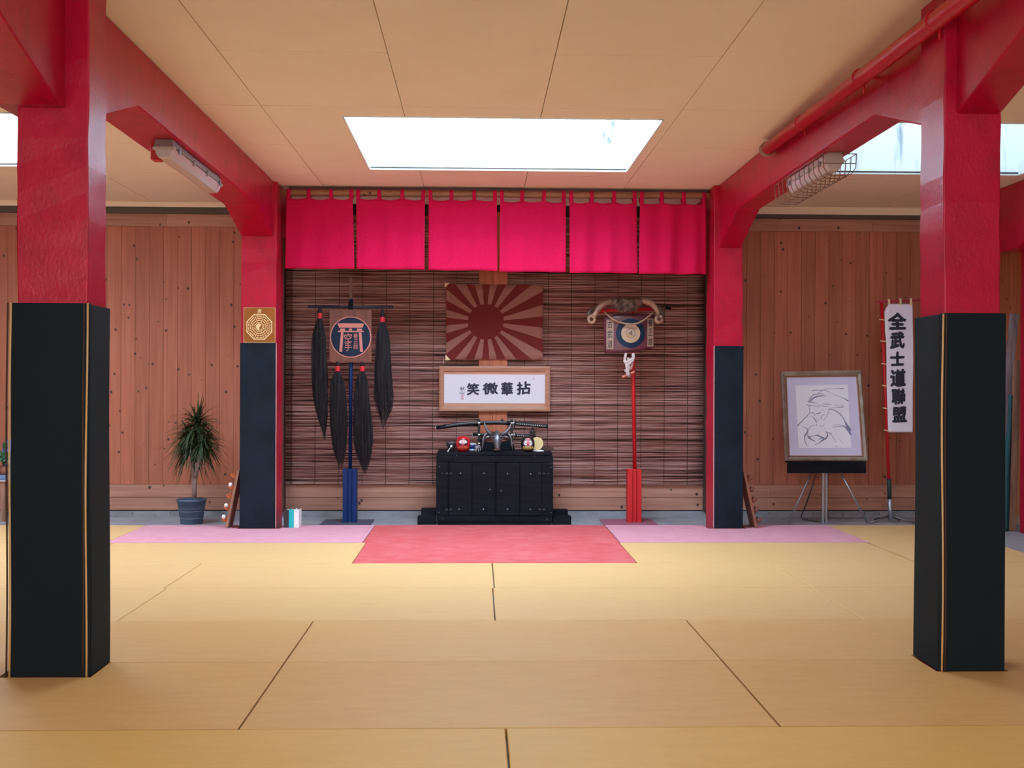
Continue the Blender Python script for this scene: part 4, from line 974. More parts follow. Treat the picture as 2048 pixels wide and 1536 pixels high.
m = MB(); c = W((1090, 150)); m.ball((c.x, Yo - .036, c.z - .006), .018, .012, .010, 12, 8); m.ball((c.x + .004, Yo - .036, c.z + .006), .008, .008, .008, 10, 6); m.build('cord_knot', INK, ts)
sword('short black sword in the lower tier behind the skull', [(640, 372), (800, 372), (950, 376), (1100, 380), (1230, 384)], (1295, 382), (1560, 404), Yo - .033, .0165)
# horned skull
Yo = 10.84; s = PS(.13184, Yo); x, _ = Q6(1020, 0, Yo)
t = thing('horned_skull', 'grey metal horned antelope skull in the middle of the chest', 'sculpture', (x, Yo, ZT))
def SKU(zx, zy, dy=0): q = Q6(zx, zy, Yo); return Vector((q[0], Yo + dy, q[1]))
m = MB(); m.tube([SKU(1020, 345, .06), SKU(1020, 375, .01), SKU(1020, 430, -.01), SKU(1020, 490, -.03), SKU(1022, 550, -.045), SKU(1022, 590, -.05), SKU(1022, 606, -.045)], [.024, .037, .044, .036, .027, .022, .015], 18, sq=(1, 1), up=(1, 0, 0)); m.build('head', BONE, t)
for sx in (-1, 1):
    m = MB(); c = SKU(1020 + sx * 62, 420, -.035); m.tube([c + Vector((.014 * math.cos(q * PI / 5), -.002, .016 * math.sin(q * PI / 5))) for q in range(11)], .005, 6); m.build('eye_socket', BONE, t)
    pts = [(60, 375, 0), (110, 355, .0), (150, 310, 0), (175, 265, 0), (190, 215, .01), (197, 170, .015)] if sx < 0 else [(60, 375, 0), (105, 352, 0), (150, 320, 0), (185, 280, 0), (203, 235, .01), (208, 200, .015)]
    m = MB(); m.tube([SKU(1020 + sx * a, b, c) for a, b, c in pts], [.015, .017, .015, .012, .008, .0025], 12); m.build('horn', BONE, t)
    pts = [(75, 365, .02), (130, 350, .02), (180, 370, .01), (208, 420, 0), (215, 480, -.01), (222, 540, -.015), (232, 604, -.02)]
    m = MB(); m.tube([SKU(1020 + sx * a, b, c) for a, b, c in pts], [.009, .011, .011, .010, .009, .007, .004], 10); m.build('curled_horn', BONE, t)
    m = MB(); m.tube([SKU(1020 + sx * a, b, c) for a, b, c in ((80, 400, 0), (140, 410, -.01), (200, 430, -.012))], [.012, .014, .003], 9, sq=(1, .5)); m.build('ear', BONE, t)
m = MB(); m.ball(tuple(SKU(1020, 598, -.045)), .03, .02, .010, 16, 8); m.build('muzzle', mat('muzzle_teeth', (.30, .27, .2), .4, .5), t)
m = MB(); m.box(x - .035, x + .035, Yo - .04, Yo + .03, ZT, ZT + .018); m.build('foot', BLK, t, bevel=.006)
# wooden box, buddha, moon
Yo = 11.15; a = Q6(1560, 565, Yo); b = Q6(1862, 612, Yo)
tag(MB().box(a[0], b[0], Yo - .15, Yo + .06, ZT, a[1]).build('wooden_box', mat('dark_brown_box', (.05, .022, .018), .5), bevel=.004), 'low dark brown box behind the cream moon', 'box')
zbx = a[1]; Yo = 11.025; c = Q6(1555, 385, Yo); 
t = thing('seated_statue', 'small dark seated meditation statue on a pedestal behind the black doll', 'statue', (c[0], Yo, zbx)); s = PS(.13184, Yo); sm = mat('dark_bronze', (.035, .022, .022), .5, .3)
x = c[0]; zb2 = c[1]
m = MB(); m.lathe((x, Yo, zbx), [(.036, 0), (.034, .02), (.026, .03), (.026, zb2 - zbx - .03), (.035, zb2 - zbx - .01), (.035, zb2 - zbx)], 18); m.build('pedestal', sm, t)
m = MB(); m.ball((x, Yo, zb2 + 12 * s), 52 * s, .035, 16 * s, 18, 8); m.tube([(x, Yo, zb2 + 10 * s), (x, Yo, zb2 + 40 * s), (x, Yo, zb2 + 62 * s), (x, Yo, zb2 + 78 * s), (x, Yo, zb2 + 86 * s)], [30 * s, 32 * s, 38 * s, 22 * s, 9 * s], 14, sq=(1, .7), up=(1, 0, 0))
m.ball((x, Yo, zb2 + 104 * s), 20 * s, 19 * s, 23 * s, 14, 9); m.ball((x, Yo, zb2 + 128 * s), 9 * s, 9 * s, 9 * s, 10, 6)
for sx in (-1, 1): m.tube([(x + sx * 34 * s, Yo, zb2 + 66 * s), (x + sx * 44 * s, Yo - .004, zb2 + 40 * s), (x + sx * 22 * s, Yo - .028, zb2 + 24 * s), (x, Yo - .034, zb2 + 22 * s)], [10 * s, 9 * s, 7 * s, 6 * s], 8)
m.build('figure', sm, t)
Yo = 10.955; c = Q6(1622, 500, Yo); r = PS(98 * .13184, Yo)
t = thing('moon_lamp', 'cream moon disc on a round white base, right of the black doll', 'lamp', (c[0], Yo, ZT))
m = MB(); m.disc(c[0], ZT + .012 + r, r, Yo, n=48, th=.014); m.build('moon_disc', MOONM, t, bevel=.004)
m = MB(); m.lathe((c[0] + .012, Yo - .01, ZT), [(.052, 0), (.054, .004), (.052, .010), (.04, .013), (.002, .014)], 30, sx=1, sy=.8); m.build('base', WHITE, t)

# ------------------------------------------------------------------ BAGUA PLAQUE
Y = 10.197; a = P(487.5, 685, Y); b = P(551, 615.5, Y)
t = thing('octagon_plaque', 'amber square plaque with pale octagon of trigrams on the left rear pillar', 'plaque', ((a[0] + b[0]) / 2, Y, a[1]))
m = MB(); m.box(a[0], b[0], Y - .008, Y + .001, a[1], b[1]); m.build('board', PLAQ, t)
m = MB(); w = .0028
for q in ((a[0], b[0], a[1], a[1] + w), (a[0], b[0], b[1] - w, b[1]), (a[0], a[0] + w, a[1], b[1]), (b[0] - w, b[0], a[1], b[1])): m.box(q[0], q[1], Y - .0095, Y - .0081, q[2], q[3])
m.build('border', BRASS, t)
c = P(519, 653.7, Y); k = PS(1, Y); m = MB()
def octr(R1, R0, m):
    A = [(c[0] + R1 * math.cos(PI / 8 + i * PI / 4), c[1] + R1 * math.sin(PI / 8 + i * PI / 4)) for i in range(8)]; B = [(c[0] + R0 * math.cos(PI / 8 + i * PI / 4), c[1] + R0 * math.sin(PI / 8 + i * PI / 4)) for i in range(8)]
    for i in range(8): j = (i + 1) % 8; m.prism([A[i], A[j], B[j], B[i]], 'y', Y - .0105, Y - .0085)
octr(27.5 * k, 25.6 * k, m); octr(9.8 * k, 8.7 * k, m)
for i in range(8):
    q = PI / 8 + i * PI / 4; d = Vector((math.cos(q), math.sin(q))); n_ = Vector((-d.y, d.x)) * .45 * k; p0 = Vector(c) + d * 9.5 * k; p1 = Vector(c) + d * 26 * k
    m.prism([tuple(p0 - n_), tuple(p1 - n_), tuple(p1 + n_), tuple(p0 + n_)], 'y', Y - .0103, Y - .0085)
tri = [(1, 0, 1), (1, 1, 0), (1, 1, 1), (0, 1, 1), (0, 1, 0), (0, 0, 1), (0, 0, 0), (1, 0, 0)]
for i in range(8):
    q = i * PI / 4; d = Vector((math.cos(q), math.sin(q))); nn = Vector((-d.y, d.x))
    for l in range(3):
        r_ = (13 + l * 4) * k; hw = (3.6 + l * 1.25) * k; th = .75 * k
        segs_ = [(-hw, hw)] if tri[i][l] else [(-hw, -hw * .18), (hw * .18, hw)]
        for s0, s1 in segs_:
            p = [Vector(c) + d * (r_ + e) + nn * s_2 for e, s_2 in ((-th, s0), (-th, s1), (th, s1), (th, s0))]; m.prism([tuple(v) for v in p], 'y', Y - .0103, Y - .0085)
m.disc(c[0], c[1], 6.6 * k, Y - .0103, r0=5.9 * k, n=28, th=.0015); m.disc(c[0], c[1], 6 * k, Y - .0103, r0=.01 * k, n=14, th=.0015, a0=PI / 2, a1=PI * 1.5); m.disc(c[0], c[1] + 3 * k, 3 * k, Y - .0104, n=18, th=.0015)
m.build('trigram_octagon', BRASS, t)
m = MB(); glyph(m, '斉', 514.5, 523.5, 618, 627.5, Y - .0095, .02); m.build('lettering', BRASS, t)

# ------------------------------------------------------------------ EASEL + PICTURE
Yb2, tilt = 10.86, .12
def tf(v): z0 = PZ(921, 10.86, 1650); return (v[0], v[1] + (v[2] - z0) * tilt, v[2])
Y = 10.86
t = thing('framed_drawing', 'framed ink drawing of a hatted figure standing on the easel', 'picture', (PX(1650, Y), Y, PZ(921, Y, 1650)))
def q4(pts): return [P(x, y, Y) for x, y in pts]
def quadring(m, o, i, yf, yb):
    n = 4; vs = [(p[0], yb, p[1]) for p in o] + [(p[0], yf + .004, p[1]) for p in o] + [(p[0] * .6 + r_[0] * .4, yf - .006, p[1] * .6 + r_[1] * .4) for p, r_ in zip(o, i)] + [(p[0], yf + .010, p[1]) for p in i] + [(p[0], yb, p[1]) for p in i]
    fs = [(k * 4 + q, ((k + 1) % 5) * 4 + q, ((k + 1) % 5) * 4 + (q + 1) % 4, k * 4 + (q + 1) % 4) for k in range(5) for q in range(4)]
    m._add(vs, fs)
O = q4([(1567, 743), (1729, 740), (1735.5, 922), (1569, 921)]); I = q4([(1576, 752), (1722, 750), (1727, 914), (1577, 914)])
I2 = q4([(1579, 755), (1719, 753), (1724, 911), (1580, 911)])
m = MB(); quadring(m, O, I, Y - .02, Y + .01); m.warp(tf); m.build('frame', SILVF, t)
m = MB(); quadring(m, I, I2, Y - .008, Y + .01); m.warp(tf); m.build('inner_fillet', mat('copper_fillet', (.40, .20, .11), .4, .3), t)
m = MB(); m.prism(I2, 'y', Y + .002, Y + .008); m.warp(tf); m.build('passepartout', MATB, t)
A_ = q4([(1595.5, 771), (1701, 769), (1703.5, 896), (1598, 896.5)])
m = MB(); m.prism(A_, 'y', Y - .001, Y + .0015); m.warp(tf); m.build('drawing_sheet', ART, t)
def Q8(x, y): return P(1580 + x * .09763, 760 + y * .09763, Y)
ST = [([(490, 230), (540, 212), (620, 208), (720, 212), (820, 230), (930, 290), (1040, 335), (1140, 375), (1200, 410), (1245, 435)], [6, 10, 8, 6, 5, 3, 4, 8, 14, 16]),
 ([(610, 280), (680, 235), (760, 200), (840, 182), (960, 172)], [4, 5, 7, 5, 2]), ([(970, 168), (1060, 168), (1110, 178), (1160, 178)], [4, 6, 14, 8]),
 ([(505, 290), (560, 298), (640, 285), (735, 290)], [4, 12, 8, 10]), ([(430, 440), (450, 390), (500, 330), (560, 290)], [12, 12, 8, 4]),
 ([(450, 455), (500, 390), (570, 350), (650, 330), (780, 325)], [10, 22, 18, 16, 6]), ([(400, 435), (430, 452), (500, 465), (610, 475)], [6, 12, 8, 3]),
 ([(370, 500), (410, 518), (480, 525), (560, 538), (650, 550)], [6, 10, 8, 6, 4]), ([(620, 500), (680, 530), (760, 545), (830, 545)], [4, 6, 5, 3]),
 ([(715, 492), (800, 498), (900, 505)], [8, 8, 3]), ([(820, 598), (880, 580), (960, 572), (1060, 562), (1140, 548)], [5, 4, 5, 9, 14]), ([(960, 505), (1000, 520), (1150, 512)], [5, 5, 2]),
 ([(430, 540), (432, 580), (442, 605), (432, 640), (430, 680), (445, 690)], [7, 8, 9, 7, 8, 8]), ([(450, 672), (490, 670), (530, 690), (545, 740)], [5, 8, 9, 4]),
 ([(565, 690), (600, 692), (640, 675), (670, 665)], [6, 14, 12, 6]), ([(440, 690), (400, 710), (370, 755), (330, 780), (290, 830), (230, 885), (178, 945)], [6, 8, 12, 10, 12, 12, 18]),
 ([(470, 740), (520, 780), (550, 840), (580, 885)], [4, 12, 12, 5]), ([(740, 700), (690, 740), (660, 770), (680, 800)], [4, 7, 9, 4]), ([(830, 610), (825, 660), (800, 710), (760, 780), (700, 835)], [8, 6, 4, 3, 5]),
 ([(560, 840), (600, 840), (640, 832)], [5, 6, 3]), ([(540, 790), (580, 800), (640, 790)], [3, 4, 3]), ([(570, 900), (572, 945)], [6, 5]), ([(615, 935), (690, 950), (740, 890)], [4, 6, 2]),
 ([(820, 600), (900, 610), (980, 640), (1060, 700), (1110, 760), (1150, 840), (1190, 930), (1265, 1040)], [8, 10, 14, 14, 12, 12, 34, 40]),
 ([(900, 975), (980, 955), (1060, 945), (1130, 955), (1190, 1000), (1240, 1070), (1265, 1130)], [5, 8, 10, 14, 30, 34, 20]), ([(890, 945), (1000, 910), (1150, 940)], [2, 4, 3]),
 ([(270, 960), (330, 975), (380, 1020), (375, 1070), (330, 1130), (312, 1200), (330, 1290), (370, 1365)], [3, 9, 14, 20, 22, 14, 10, 5]),
 ([(400, 1030), (440, 960), (530, 930)], [6, 7, 3]), ([(375, 1060), (380, 1130), (400, 1175), (470, 1230), (540, 1265)], [6, 8, 30, 14, 8]), ([(400, 1175), (460, 1155), (530, 1140), (545, 1115)], [16, 9, 8, 4]),
 ([(540, 1150), (580, 1135), (640, 1165), (710, 1190)], [5, 22, 14, 20]), ([(590, 1225), (650, 1195), (710, 1190)], [4, 14, 30]), ([(510, 1325), (600, 1295), (680, 1235), (750, 1195), (785, 1140), (780, 1090), (740, 1050)], [5, 9, 22, 26, 18, 14, 6]),
 ([(770, 1080), (840, 1090), (890, 1110)], [6, 10, 3]), ([(840, 1100), (890, 1165), (930, 1230), (950, 1275)], [4, 7, 6, 9]), ([(980, 1170), (1040, 1230), (1110, 1310)], [2, 4, 2]), ([(720, 620), (735, 640)], [4, 4]),
 ([(725, 985), (730, 1010)], [4, 4]), ([(945, 1365), (975, 1375)], [12, 8]), ([(980, 1372), (1000, 1374)], [5, 4]), ([(1030, 1370), (1045, 1374)], [4, 4]), ([(1060, 655), (1095, 660)], [3, 4])]
for lim, nm, m_ in (((0, 99), 'ink_strokes', STRK),):
    m = MB()
    for pts, ws in ST:
        # resample smooth (Catmull-Rom)
        pp = []; ww = []
        for i in range(len(pts) - 1):
            p0 = pts[max(i - 1, 0)]; p1 = pts[i]; p2 = pts[i + 1]; p3 = pts[min(i + 2, len(pts) - 1)]
            for s_2 in range(4 if i < len(pts) - 2 else 5):
                f = s_2 / 4; q = [.5 * (2 * p1[j] + (p2[j] - p0[j]) * f + (2 * p0[j] - 5 * p1[j] + 4 * p2[j] - p3[j]) * f * f + (3 * p1[j] - p0[j] - 3 * p2[j] + p3[j]) * f ** 3) for j in (0, 1)]
                pp.append(Q8(*q)); ww.append((ws[i] + (ws[i + 1] - ws[i]) * f) * PS(.09763, Y) * .72)
        vs = []
        for i, p in enumerate(pp):
            a = Vector(pp[min(i + 1, len(pp) - 1)]) - Vector(pp[max(i - 1, 0)]); a.normalize(); n_ = Vector((-a.y, a.x)) * ww[i]
            vs += [(p[0] + n_.x, Y - .0022, p[1] + n_.y), (p[0] - n_.x, Y - .0022, p[1] - n_.y)]
        m._add(vs, [(2 * i, 2 * i + 1, 2 * i + 3, 2 * i + 2) for i in range(len(pp) - 1)])
    m.warp(tf); m.build(nm, m_, t)
# easel
t = thing('easel', 'metal display easel with black tray holding the framed drawing', 'easel', (PX(1652, 10.9), 10.9, ZF))
Ye = 10.83
a = P(1575, 946, Ye); b = P(1732, 922, Ye)
m = MB(); m.box(a[0], b[0], Ye, Ye + .02, a[1], b[1] - .008); m.box(a[0], b[0], Ye - .006, Ye, a[1], a[1] + (b[1] - a[1]) * .45); m.box(a[0], b[0], Ye + .02, Ye + .1, b[1] - .02, b[1] - .008); m.build('tray', BLK, t, bevel=.002)
for x0_, x1_ in ((1646, 1650), (1652.5, 1656.5)):
    m = MB(); pa = P(x0_, 1047, Ye); m.box(P(x0_, 948, Ye)[0], P(x1_, 948, Ye)[0], Ye + .022, Ye + .04, ZF, b[1] - .022); m.build('mast', STEEL, t)
for x0_, x1_ in ((1621, 1577), (1683, 1735)):
    m = MB(); p = P(x0_, 949, Ye + .05); q = P(x1_, 1047, Ye + .02); m.tube([(p[0], Ye + .05, p[1]), (q[0], Ye + .02, ZF + .006)], .0085, 10); lg = m.build('leg', STEEL, t)
for sx in (-1, 1):
    m = MB(); x = PX(1651, Ye); m.tube([(x + sx * .05, Ye + .07, a[1] + .03), (x + sx * .10, Ye + .28, .12), (x + sx * .135, Ye + .34, ZF + .03), (x + sx * .12, Ye + .32, ZF + .008), (x + sx * .02, Ye + .12, ZF + .008)], .006, 8); m.build('rear_leg', mat('thin_dark_rod', (.08, .07, .08), .4, .6), t)

# ------------------------------------------------------------------ BANNER STAND
Y = 10.95
def Q5(a, b, Y=Y): return P(1700 + a * .18868, 590 + b * .18868, Y)
pb = P(1781, 1038, Y); pt = Q5(333, 75)
t = thing('banner_stand', 'red pole stand with crossbar for the white vertical banner', 'stand', (pb[0], Y, ZF))
def lerp(z): f = (z - pb[1]) / (pt[1] - pb[1]); return pb[0] + (pt[0] - pb[0]) * f
def seg(nm, y0, y1, r, mm):
    m = MB(); z0 = PZ(y0, Y, 1780); z1 = PZ(y1, Y, 1780); m.tube([(lerp(z0), Y, z0), (lerp(z1), Y, z1)], r, 12); m.build(nm, mm, t)
seg('pole', 962, 604, .0145, REDW); seg('sleeve', 998, 958, .020, GREEN); seg('socket', 1040, 998, .022, STEEL)
m = MB(); a = Q5(275, 73); b = P(1850, 600, Y); m.tube([(a[0], Y - .012, a[1]), (b[0], Y - .012, b[1])], .0085, 8); m.build('crossbar', mat('raspberry_bar', (.42, .02, .06), .5), t)
for dx, dy in ((-.22, -.08), (.20, -.10), (-.10, .16), (.14, .14)):
    m = MB(); m.tube([(pb[0], Y, .03), (pb[0] + dx * .5, Y + dy * .5, ZF + .035), (pb[0] + dx, Y + dy, ZF + .009)], .009, 8); m.build('foot', GREYM, t)
# banner cloth
NU, NV = 28, 64; vs = []
L_ = [(0, 100, 372), (180, 180, 364), (480, 480, 383), (800, 800, 386), (1455, 1455, 404)]
Yc = Y - .022
def edge(v):
    y = 95 + (1455 - 95) * v
    ys = [95, 130, 180, 400, 500, 700, 1000, 1455]; xl = [415, 380, 364, 372, 383, 385, 388, 404]; xr = [664, 665, 666, 670, 673, 674, 668, 666]
    for i in range(7):
        if ys[i] <= y <= ys[i + 1] + .01:
            f = (y - ys[i]) / (ys[i + 1] - ys[i]); return y, xl[i] + (xl[i + 1] - xl[i]) * f, xr[i] + (xr[i + 1] - xr[i]) * f
def cloth(px_, py_, e=0.):
    x, z = Q5(px_, py_, Yc); f = (py_ - 95) / 1360
    return (x, Yc - .006 * math.sin((px_ - 370) / 300 * PI * 1.5) * (1 - .4 * f) - .012 * math.exp(-((px_ - 400) / 26) ** 2) * max(0, 1 - f * 3) - e, z)
for v in range(NV + 1):
    y, l, r_ = edge(v / NV)
    for u in range(NU + 1): vs.append(cloth(l + (r_ - l) * u / NU, y))
m = MB(); m._add(vs, [(v * (NU + 1) + u, (v + 1) * (NU + 1) + u, (v + 1) * (NU + 1) + u + 1, v * (NU + 1) + u + 1) for v in range(NV) for u in range(NU)], 0, 0, True)
t2_ = thing('vertical_banner', 'white vertical cloth banner with six large dark characters', 'banner', (Q5(520, 1455)[0], Yc, Q5(520, 1455)[1]))
m.build('banner_cloth', CLOTHW, t2_, solid=.0015)
m = MB()
for ch, a, b, c2, d in (('全', 395, 603, 190, 372), ('武', 420, 580, 392, 575), ('士', 420, 580, 600, 755), ('道', 420, 592, 785, 978), ('聯', 432, 592, 992, 1168), ('盟', 442, 603, 1185, 1355)):
    i0 = len(m.v); glyph(m, ch, 1700 + a * .18868, 1700 + b * .18868, 590 + c2 * .18868, 590 + d * .18868, Yc, .062)
    for i in range(i0, len(m.v)):
        v = m.v[i]; px_ = 372 + (v.x - Q5(372, 600, Yc)[0]) / PS(.18868, Yc); py_ = 95 + (Q5(500, 95, Yc)[1] - v.z) / PS(.18868, Yc)
        m.v[i] = Vector((v.x, cloth(px_, py_)[1] - .0055, v.z))
m.build('lettering', INK, t2_)
for y in (262, 490, 730, 962, 1200, 1435):
    m = MB(); z = Q5(350, y)[1]; x = lerp(z); m.tube([(x + .0245 * math.cos(q * PI / 6), Y + .0245 * math.sin(q * PI / 6), z + .004 * math.cos(q)) for q in range(13)], .0055, 6); m.tube([(x + .024, Y - .01, z), (x + .05, Y - .028, z + .006)], .0055, 6); m.build('tie_loop', CREAM if y > 0 else CREAM, t2_)
for x in (412, 534, 643):
    m = MB(); p = Q5(x, 110, Yc); q = Q5(x, 73 - (x - 275) * .038 - 21, Yc); m.box(p[0] - .010, p[0] + .010, Yc - .006, Yc - .003, p[1], q[1]); m.box(p[0] - .010, p[0] + .010, Yc - .006, Y + .004, q[1], q[1] + .003); m.build('top_loop', CREAM, t2_)

# ------------------------------------------------------------------ DRACAENA
Yo = 10.89; xp = PX(384, Yo); zr_ = PZ(998, Yo, 384); rt = PS(28.5, Yo); rb2 = PS(21, Yo)
t = thing('potted_dracaena', 'tall spiky dracaena in a blue-grey metal pot left of the rear pillar', 'plant', (xp, Yo, ZF))
h = zr_ - ZF; m = MB(); m.lathe((xp, Yo, ZF), [(rb2, 0), (rb2 * 1.02, .005), (rt * .97, h - .02), (rt * 1.03, h - .018), (rt * 1.03, h), (rt * .95, h), (rt * .9, h - .05), (.005, h - .055)], 32); m.build('pot', POTM, t)
for f in (.64, .52, .23):
    r_ = rb2 * 1.02 + (rt * .97 - rb2 * 1.02) * f; m = MB(); m.lathe((xp, Yo, ZF + h * f), [(r_ - .001, -.003), (r_ + .0022, -.001), (r_ + .0022, .001), (r_ - .0005, .003)], 32); m.build('ring_line', POTL, t)
m = MB(); m.lathe((xp, Yo, zr_ - .055), [(rt * .91, 0), (rt * .6, .008), (.005, .012)], 20); m.build('soil', mat('potting_soil', (.04, .025, .02), .9), t)
def Qp(x, y, Y): return P(300 + x / 5.12, 780 + y / 5.12, Y)
trunks = [[(455, 1110, 0), (462, 980, 0), (470, 880, 0), (480, 740, .01), (490, 560, .02), (480, 330, .02)], [(450, 1110, .02), (440, 960, .03), (430, 820, .05), (410, 640, .05)], [(465, 900, 0), (500, 760, -.03), (540, 600, -.04), (545, 470, -.03)]]
m = MB()
for tr in trunks: m.tube([(Qp(x, y, Yo)[0], Yo + d, Qp(x, y, Yo)[1]) for x, y, d in tr], [.019, .017, .016, .014, .011, .009][:len(tr)], 10)
m.build('trunk', BARK, t)
R_ = random.Random(11)
def crown(cx2, cy2, cd_, n, L0, L1, up):
    m = MB()
    for k in range(n):
        az = R_.uniform(0, 2 * PI); el = R_.uniform(-.5, 1.35) if up else R_.uniform(-.9, 1.0); L = R_.uniform(L0, L1); w = R_.uniform(.007, .011)
        d = Vector((math.cos(az) * math.cos(el), math.sin(az) * math.cos(el) * .75, math.sin(el)))
        px_, pz_ = Qp(cx2 + R_.uniform(-18, 18), cy2 + R_.uniform(-45, 45), Yo); p = Vector((px_, Yo + cd_, pz_)); side = d.cross(Vector((0, 0, 1)));
        if side.length < .05: side = Vector((1, 0, 0))
        side.normalize(); vs = []; nn = 7; droop = R_.uniform(.25, .75)
        for j in range(nn + 1):
            f = j / nn; ww = w * (math.sin(PI * min(1, f * 1.15 + .12)) ** .7 if f < .8 else max(.02, (1 - f) * 3.0)) ; q = p + Vector((0, 0, -droop * L * f * f * (.9 if math.cos(el) > .3 else .3)))
            if q.y > 11.36: q.y = 11.36
            up_ = Vector((0, 0, .35 * ww)); vs += [q - side * ww, q - up_, q + side * ww]; p = p + d * (L / nn) 
        m._add(vs, [f_ for j in range(nn) for f_ in ((3 * j, 3 * j + 1, 3 * j + 4, 3 * j + 3), (3 * j + 1, 3 * j + 2, 3 * j + 5, 3 * j + 4))], 0, 0, True)
    m.build('foliage', LEAF, t)
crown(480, 340, .02, 150, .20, .33, True); crown(405, 560, .05, 170, .20, .33, False); crown(550, 540, -.03, 170, .19, .31, False); crown(380, 450, .0, 90, .14, .28, False); crown(500, 460, .0, 120, .14, .26, False)

# ------------------------------------------------------------------ BINDERS
Yo = 10.24
def binder(label, pa, pb, mm, extra):
    x0, x1 = PX(pa, Yo, 1050), PX(pb, Yo, 1050); z1 = PZ(1020, Yo, 580); D = .165
    t = thing('ring_binder', label, 'binder', ((x0 + x1) / 2, Yo, 0), 'ring binders by the left rear pillar')
    m = MB(); m.box(x0 + .001, x1 - .001, Yo, Yo + .003, .001, z1); m.build('spine', mm, t)
    m = MB(); m.box(x0 + .001, x0 + .003, Yo + .003, Yo + D, .001, z1); m.box(x1 - .003, x1 - .001, Yo + .003, Yo + D, .001, z1); m.build('cover', mm, t)
    m = MB(); m.box(x0 + .006, x1 - .012, Yo + .02, Yo + D - .01, .006, z1 - .01); m.build('paper_block', WHT, t)
    for z in (z1 - .016, .018):
        m = MB(); m.ball(((x0 + x1) / 2, Yo - .0005, z), .0035, .002, .0035, 10, 6); m.build('rivet', GREYM, t)
binder('black ring binder standing nearest the left rear pillar', 567.5, 577.5, CHAR, 0)
binder('turquoise ring binder between the black and the white one', 577.5, 587.5, TEAL, 0)
binder('white ring binder, rightmost of the three on the pink mat', 587.5, 597.5, WHITE, 0)

# ------------------------------------------------------------------ LEANING BOARDS WITH HOOKS
def hookboard(label, pbot, ptop, side, mixed):
    Ya, Yb3 = 10.19, 10.42; b = P(*pbot, Ya); a = P(*ptop, Ya)
    b = (b[0], .003)
    d = Vector((a[0] - b[0], a[1] - b[1])); L = d.length; d.normalize(); n_ = Vector((-d.y, d.x)) * (1 if side < 0 else -1)   # n_ points away from pillar
    th = .022; t = thing('hook_board', label, 'rack', (b[0], (Ya + Yb3) / 2, 0), 'boards of hooks leaning on the rear pillars')
    q = [Vector(b), Vector(b) + d * L, Vector(b) + d * L + n_ * th, Vector(b) + n_ * th]
    zmin = min(v.y for v in q); q = [(v.x, v.y - zmin + .002) for v in q]
    m = MB(); m.prism(q, 'y', Ya, Yb3); m.build('board', PLB if mixed else mat('red_brown_board', (.26, .10, .06), .6), t, bevel=.003)
    hooks = (.86, .66, .50, .30, .10) if mixed else (.84, .64, .45, .27, .08)
    for i, f in enumerate(hooks):
        for y in (Ya + .04, Ya + .16):
            p = Vector(q[3]) + d * L * f; m = MB()
            if not mixed or True:
                m.tube([(p.x - n_.x * .002, y, p.y), (p.x + n_.x * .03, y, p.y + n_.y * .03 + .004), (p.x + n_.x * .045, y, p.y + n_.y * .045 + .02), (p.x + n_.x * .035, y, p.y + .04)], [.011, .012, .010, .006], 8)
            hk = m.build('hook', ORNG if mixed else mat('dull_red_hook', (.20, .05, .035), .5), t)
            if mixed and i in (1, 3, 4) and y < Ya + .1:
                m = MB(); m.ball((p.x + n_.x * .03, y - .004, p.y + n_.y * .03 + .035), .018, .014, .020, 12, 8); m.build('white_cap', WHT, hk)
hookboard('brown board of orange and white hooks leaning on the left rear pillar', (455, 1056), (479, 941), -1, True)
hookboard('brown board with dull red hooks leaning on the right rear pillar', (1511, 1056), (1487, 945), 1, False)

# ------------------------------------------------------------------ LEFT FRINGE
Yo = 11.05; xr_ = PX(15, Yo, 950) + .02; zt_ = PZ(950, Yo, 5)
t = thing('low_bench', 'low bench with blue top at the far left edge of the picture', 'bench', (xr_ - .6, Yo + .1, ZF))
m = MB(); m.box(xr_ - 1.2, xr_, Yo - .05, Yo + .3, zt_ - .045, zt_); m.build('seat', BLUEB, t, bevel=.01)
m = MB(); m.box(xr_ - 1.19, xr_ - .01, Yo - .053, Yo - .05, zt_ - .055, zt_ - .047); m.build('edge_strip', WHT, t)
for x in (xr_ - 1.15, xr_ - .05):
    for y in (Yo - .02, Yo + .27):
        m = MB(); m.box(x - .018, x + .018, y - .018, y + .018, ZF, zt_ - .046); m.build('leg', PLB, t)
xv = PX(6, Yo, 900) + .05
t = thing('blue_vase', 'rounded blue vase half hidden behind the front left pillar', 'vase', (PX(17, Yo + .2), Yo + .2, zt_))
xx = PX(19, Yo + .2); m = MB(); hh = PZ(879, Yo + .2, 5) - zt_; m.lathe((xx, Yo + .2, zt_), [(.04, 0), (.045, .01), (.05, hh * .35), (.065, hh * .6), (.06, hh * .85), (.035, hh * .98), (.02, hh)], 24); m.build('vase_body', VASE, t)
t = thing('leafy_houseplant', 'green broad-leaved houseplant on the blue bench at the left edge', 'plant', (xv - .06, Yo + .05, zt_))
m = MB(); m.lathe((xv - .06, Yo + .05, zt_), [(.04, 0), (.055, .08), (.05, .08), (.003, .07)], 20); m.build('pot', mat('clay', (.3, .12, .08), .7), t)
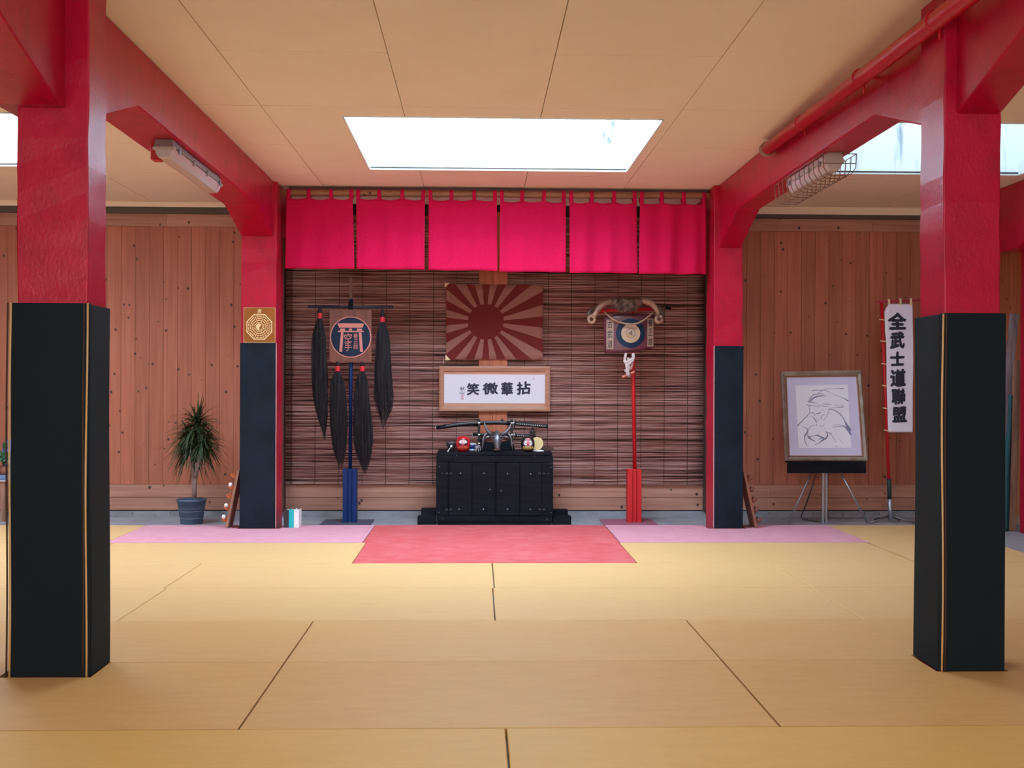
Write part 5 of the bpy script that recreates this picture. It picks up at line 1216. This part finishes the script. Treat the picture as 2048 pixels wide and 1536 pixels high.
for k in range(12):
    az = R_.uniform(0, 2 * PI); p0 = Vector((xv - .06, Yo + .04, zt_ + .07)); p1 = p0 + Vector((math.cos(az) * R_.uniform(.02, .07), -.03 + math.sin(az) * .04, R_.uniform(.08, .26)))
    m = MB(); m.tube([p0, (p0 + p1) / 2 + Vector((0, 0, .03)), p1], .003, 5); st_ = m.build('stem', LEAFL, t)
    m = MB(); d = Vector((math.cos(az), -.5, -.6)).normalized(); s_3 = d.cross(Vector((0, 1, 0.1))).normalized(); n = 7; vs = []
    for j in range(n + 1):
        f = j / n; q = p1 + d * .085 * f; w = .034 * math.sin(PI * min(.98, f * .9 + .08)); vs += [q - s_3 * w, q + Vector((0, -.004, 0)), q + s_3 * w]
    m._add(vs, [f_ for j in range(n) for f_ in ((3 * j, 3 * j + 1, 3 * j + 4, 3 * j + 3), (3 * j + 1, 3 * j + 2, 3 * j + 5, 3 * j + 4))], 0, 0, True); m.build('leaf', LEAFL, st_, solid=.001)
# ------------------------------------------------------------------ RIGHT FRINGE: leaning timber
def lean(label, p, q, Yl, w, th, mm, nm='leaning_plank'):
    a = P(*p, Yl); b = P(*q, Yl + .1); a = (a[0], ZF + .004); dx = (b[0] - a[0])
    m = MB(); vs = []
    for (x, z, y) in ((a[0], a[1], Yl), (b[0], b[1], Yl + .1)): vs += [(x - w / 2, y, z), (x + w / 2, y, z), (x + w / 2, y + th, z), (x - w / 2, y + th, z)]
    m._add(vs, [(0, 1, 2, 3), (4, 7, 6, 5), (0, 4, 5, 1), (1, 5, 6, 2), (2, 6, 7, 3), (3, 7, 4, 0)]); o = m.build(nm, mm, bevel=.004); tag(o, label, 'plank', 'timber leaning at the right wall'); return o
lean('grey weathered plank leaning left behind the front right pillar', (1992, 1068), (2030, 627), 10.42, .08, .03, PLG)
lean('raw brown plank leaning upright beside the extreme right pillar', (2024, 1068), (2036, 720), 10.30, .07, .03, PLB)
lean('thin brown lath at the foot of the leaning timber', (2004, 1066), (2030, 850), 10.36, .03, .02, PLB)
m = MB(); vs = []; n = 12
for j in range(n + 1):
    f = j / n; y_ = 790 + 290 * f; l = 2016 - 18 * f + 2 * math.sin(f * 9); r_ = 2025 - 8 * f; a = P(l, y_, 10.27); b = P(r_, y_, 10.27); a = (a[0], max(a[1], ZF + .006)); b = (b[0], max(b[1], ZF + .006)); vs += [(a[0], 10.27, a[1]), ((a[0] + b[0]) / 2, 10.25, a[1]), (b[0], 10.27, b[1])]
m._add(vs, [f_ for j in range(n) for f_ in ((3 * j, 3 * j + 1, 3 * j + 4, 3 * j + 3), (3 * j + 1, 3 * j + 2, 3 * j + 5, 3 * j + 4))], 0, 0, True)
tag(m.build('folded_cloth', TEALC, solid=.006), 'dark teal cloth hanging behind the leaning planks', 'cloth')

# ------------------------------------------------------------------ WORLD, LIGHT, VIEW
w = bpy.data.worlds.new('world'); S.world = w; w.use_nodes = True
w.node_tree.nodes['Background'].inputs[0].default_value = (.6, .75, 1, 1); w.node_tree.nodes['Background'].inputs[1].default_value = .6
S.view_settings.view_transform = 'Standard'; S.view_settings.look = 'None'; S.view_settings.gamma = 1; S.view_settings.exposure = 0.0
S.view_settings.use_curve_mapping = False
S.cycles.max_bounces = 10; S.cycles.diffuse_bounces = 6; S.cycles.sample_clamp_indirect = 8
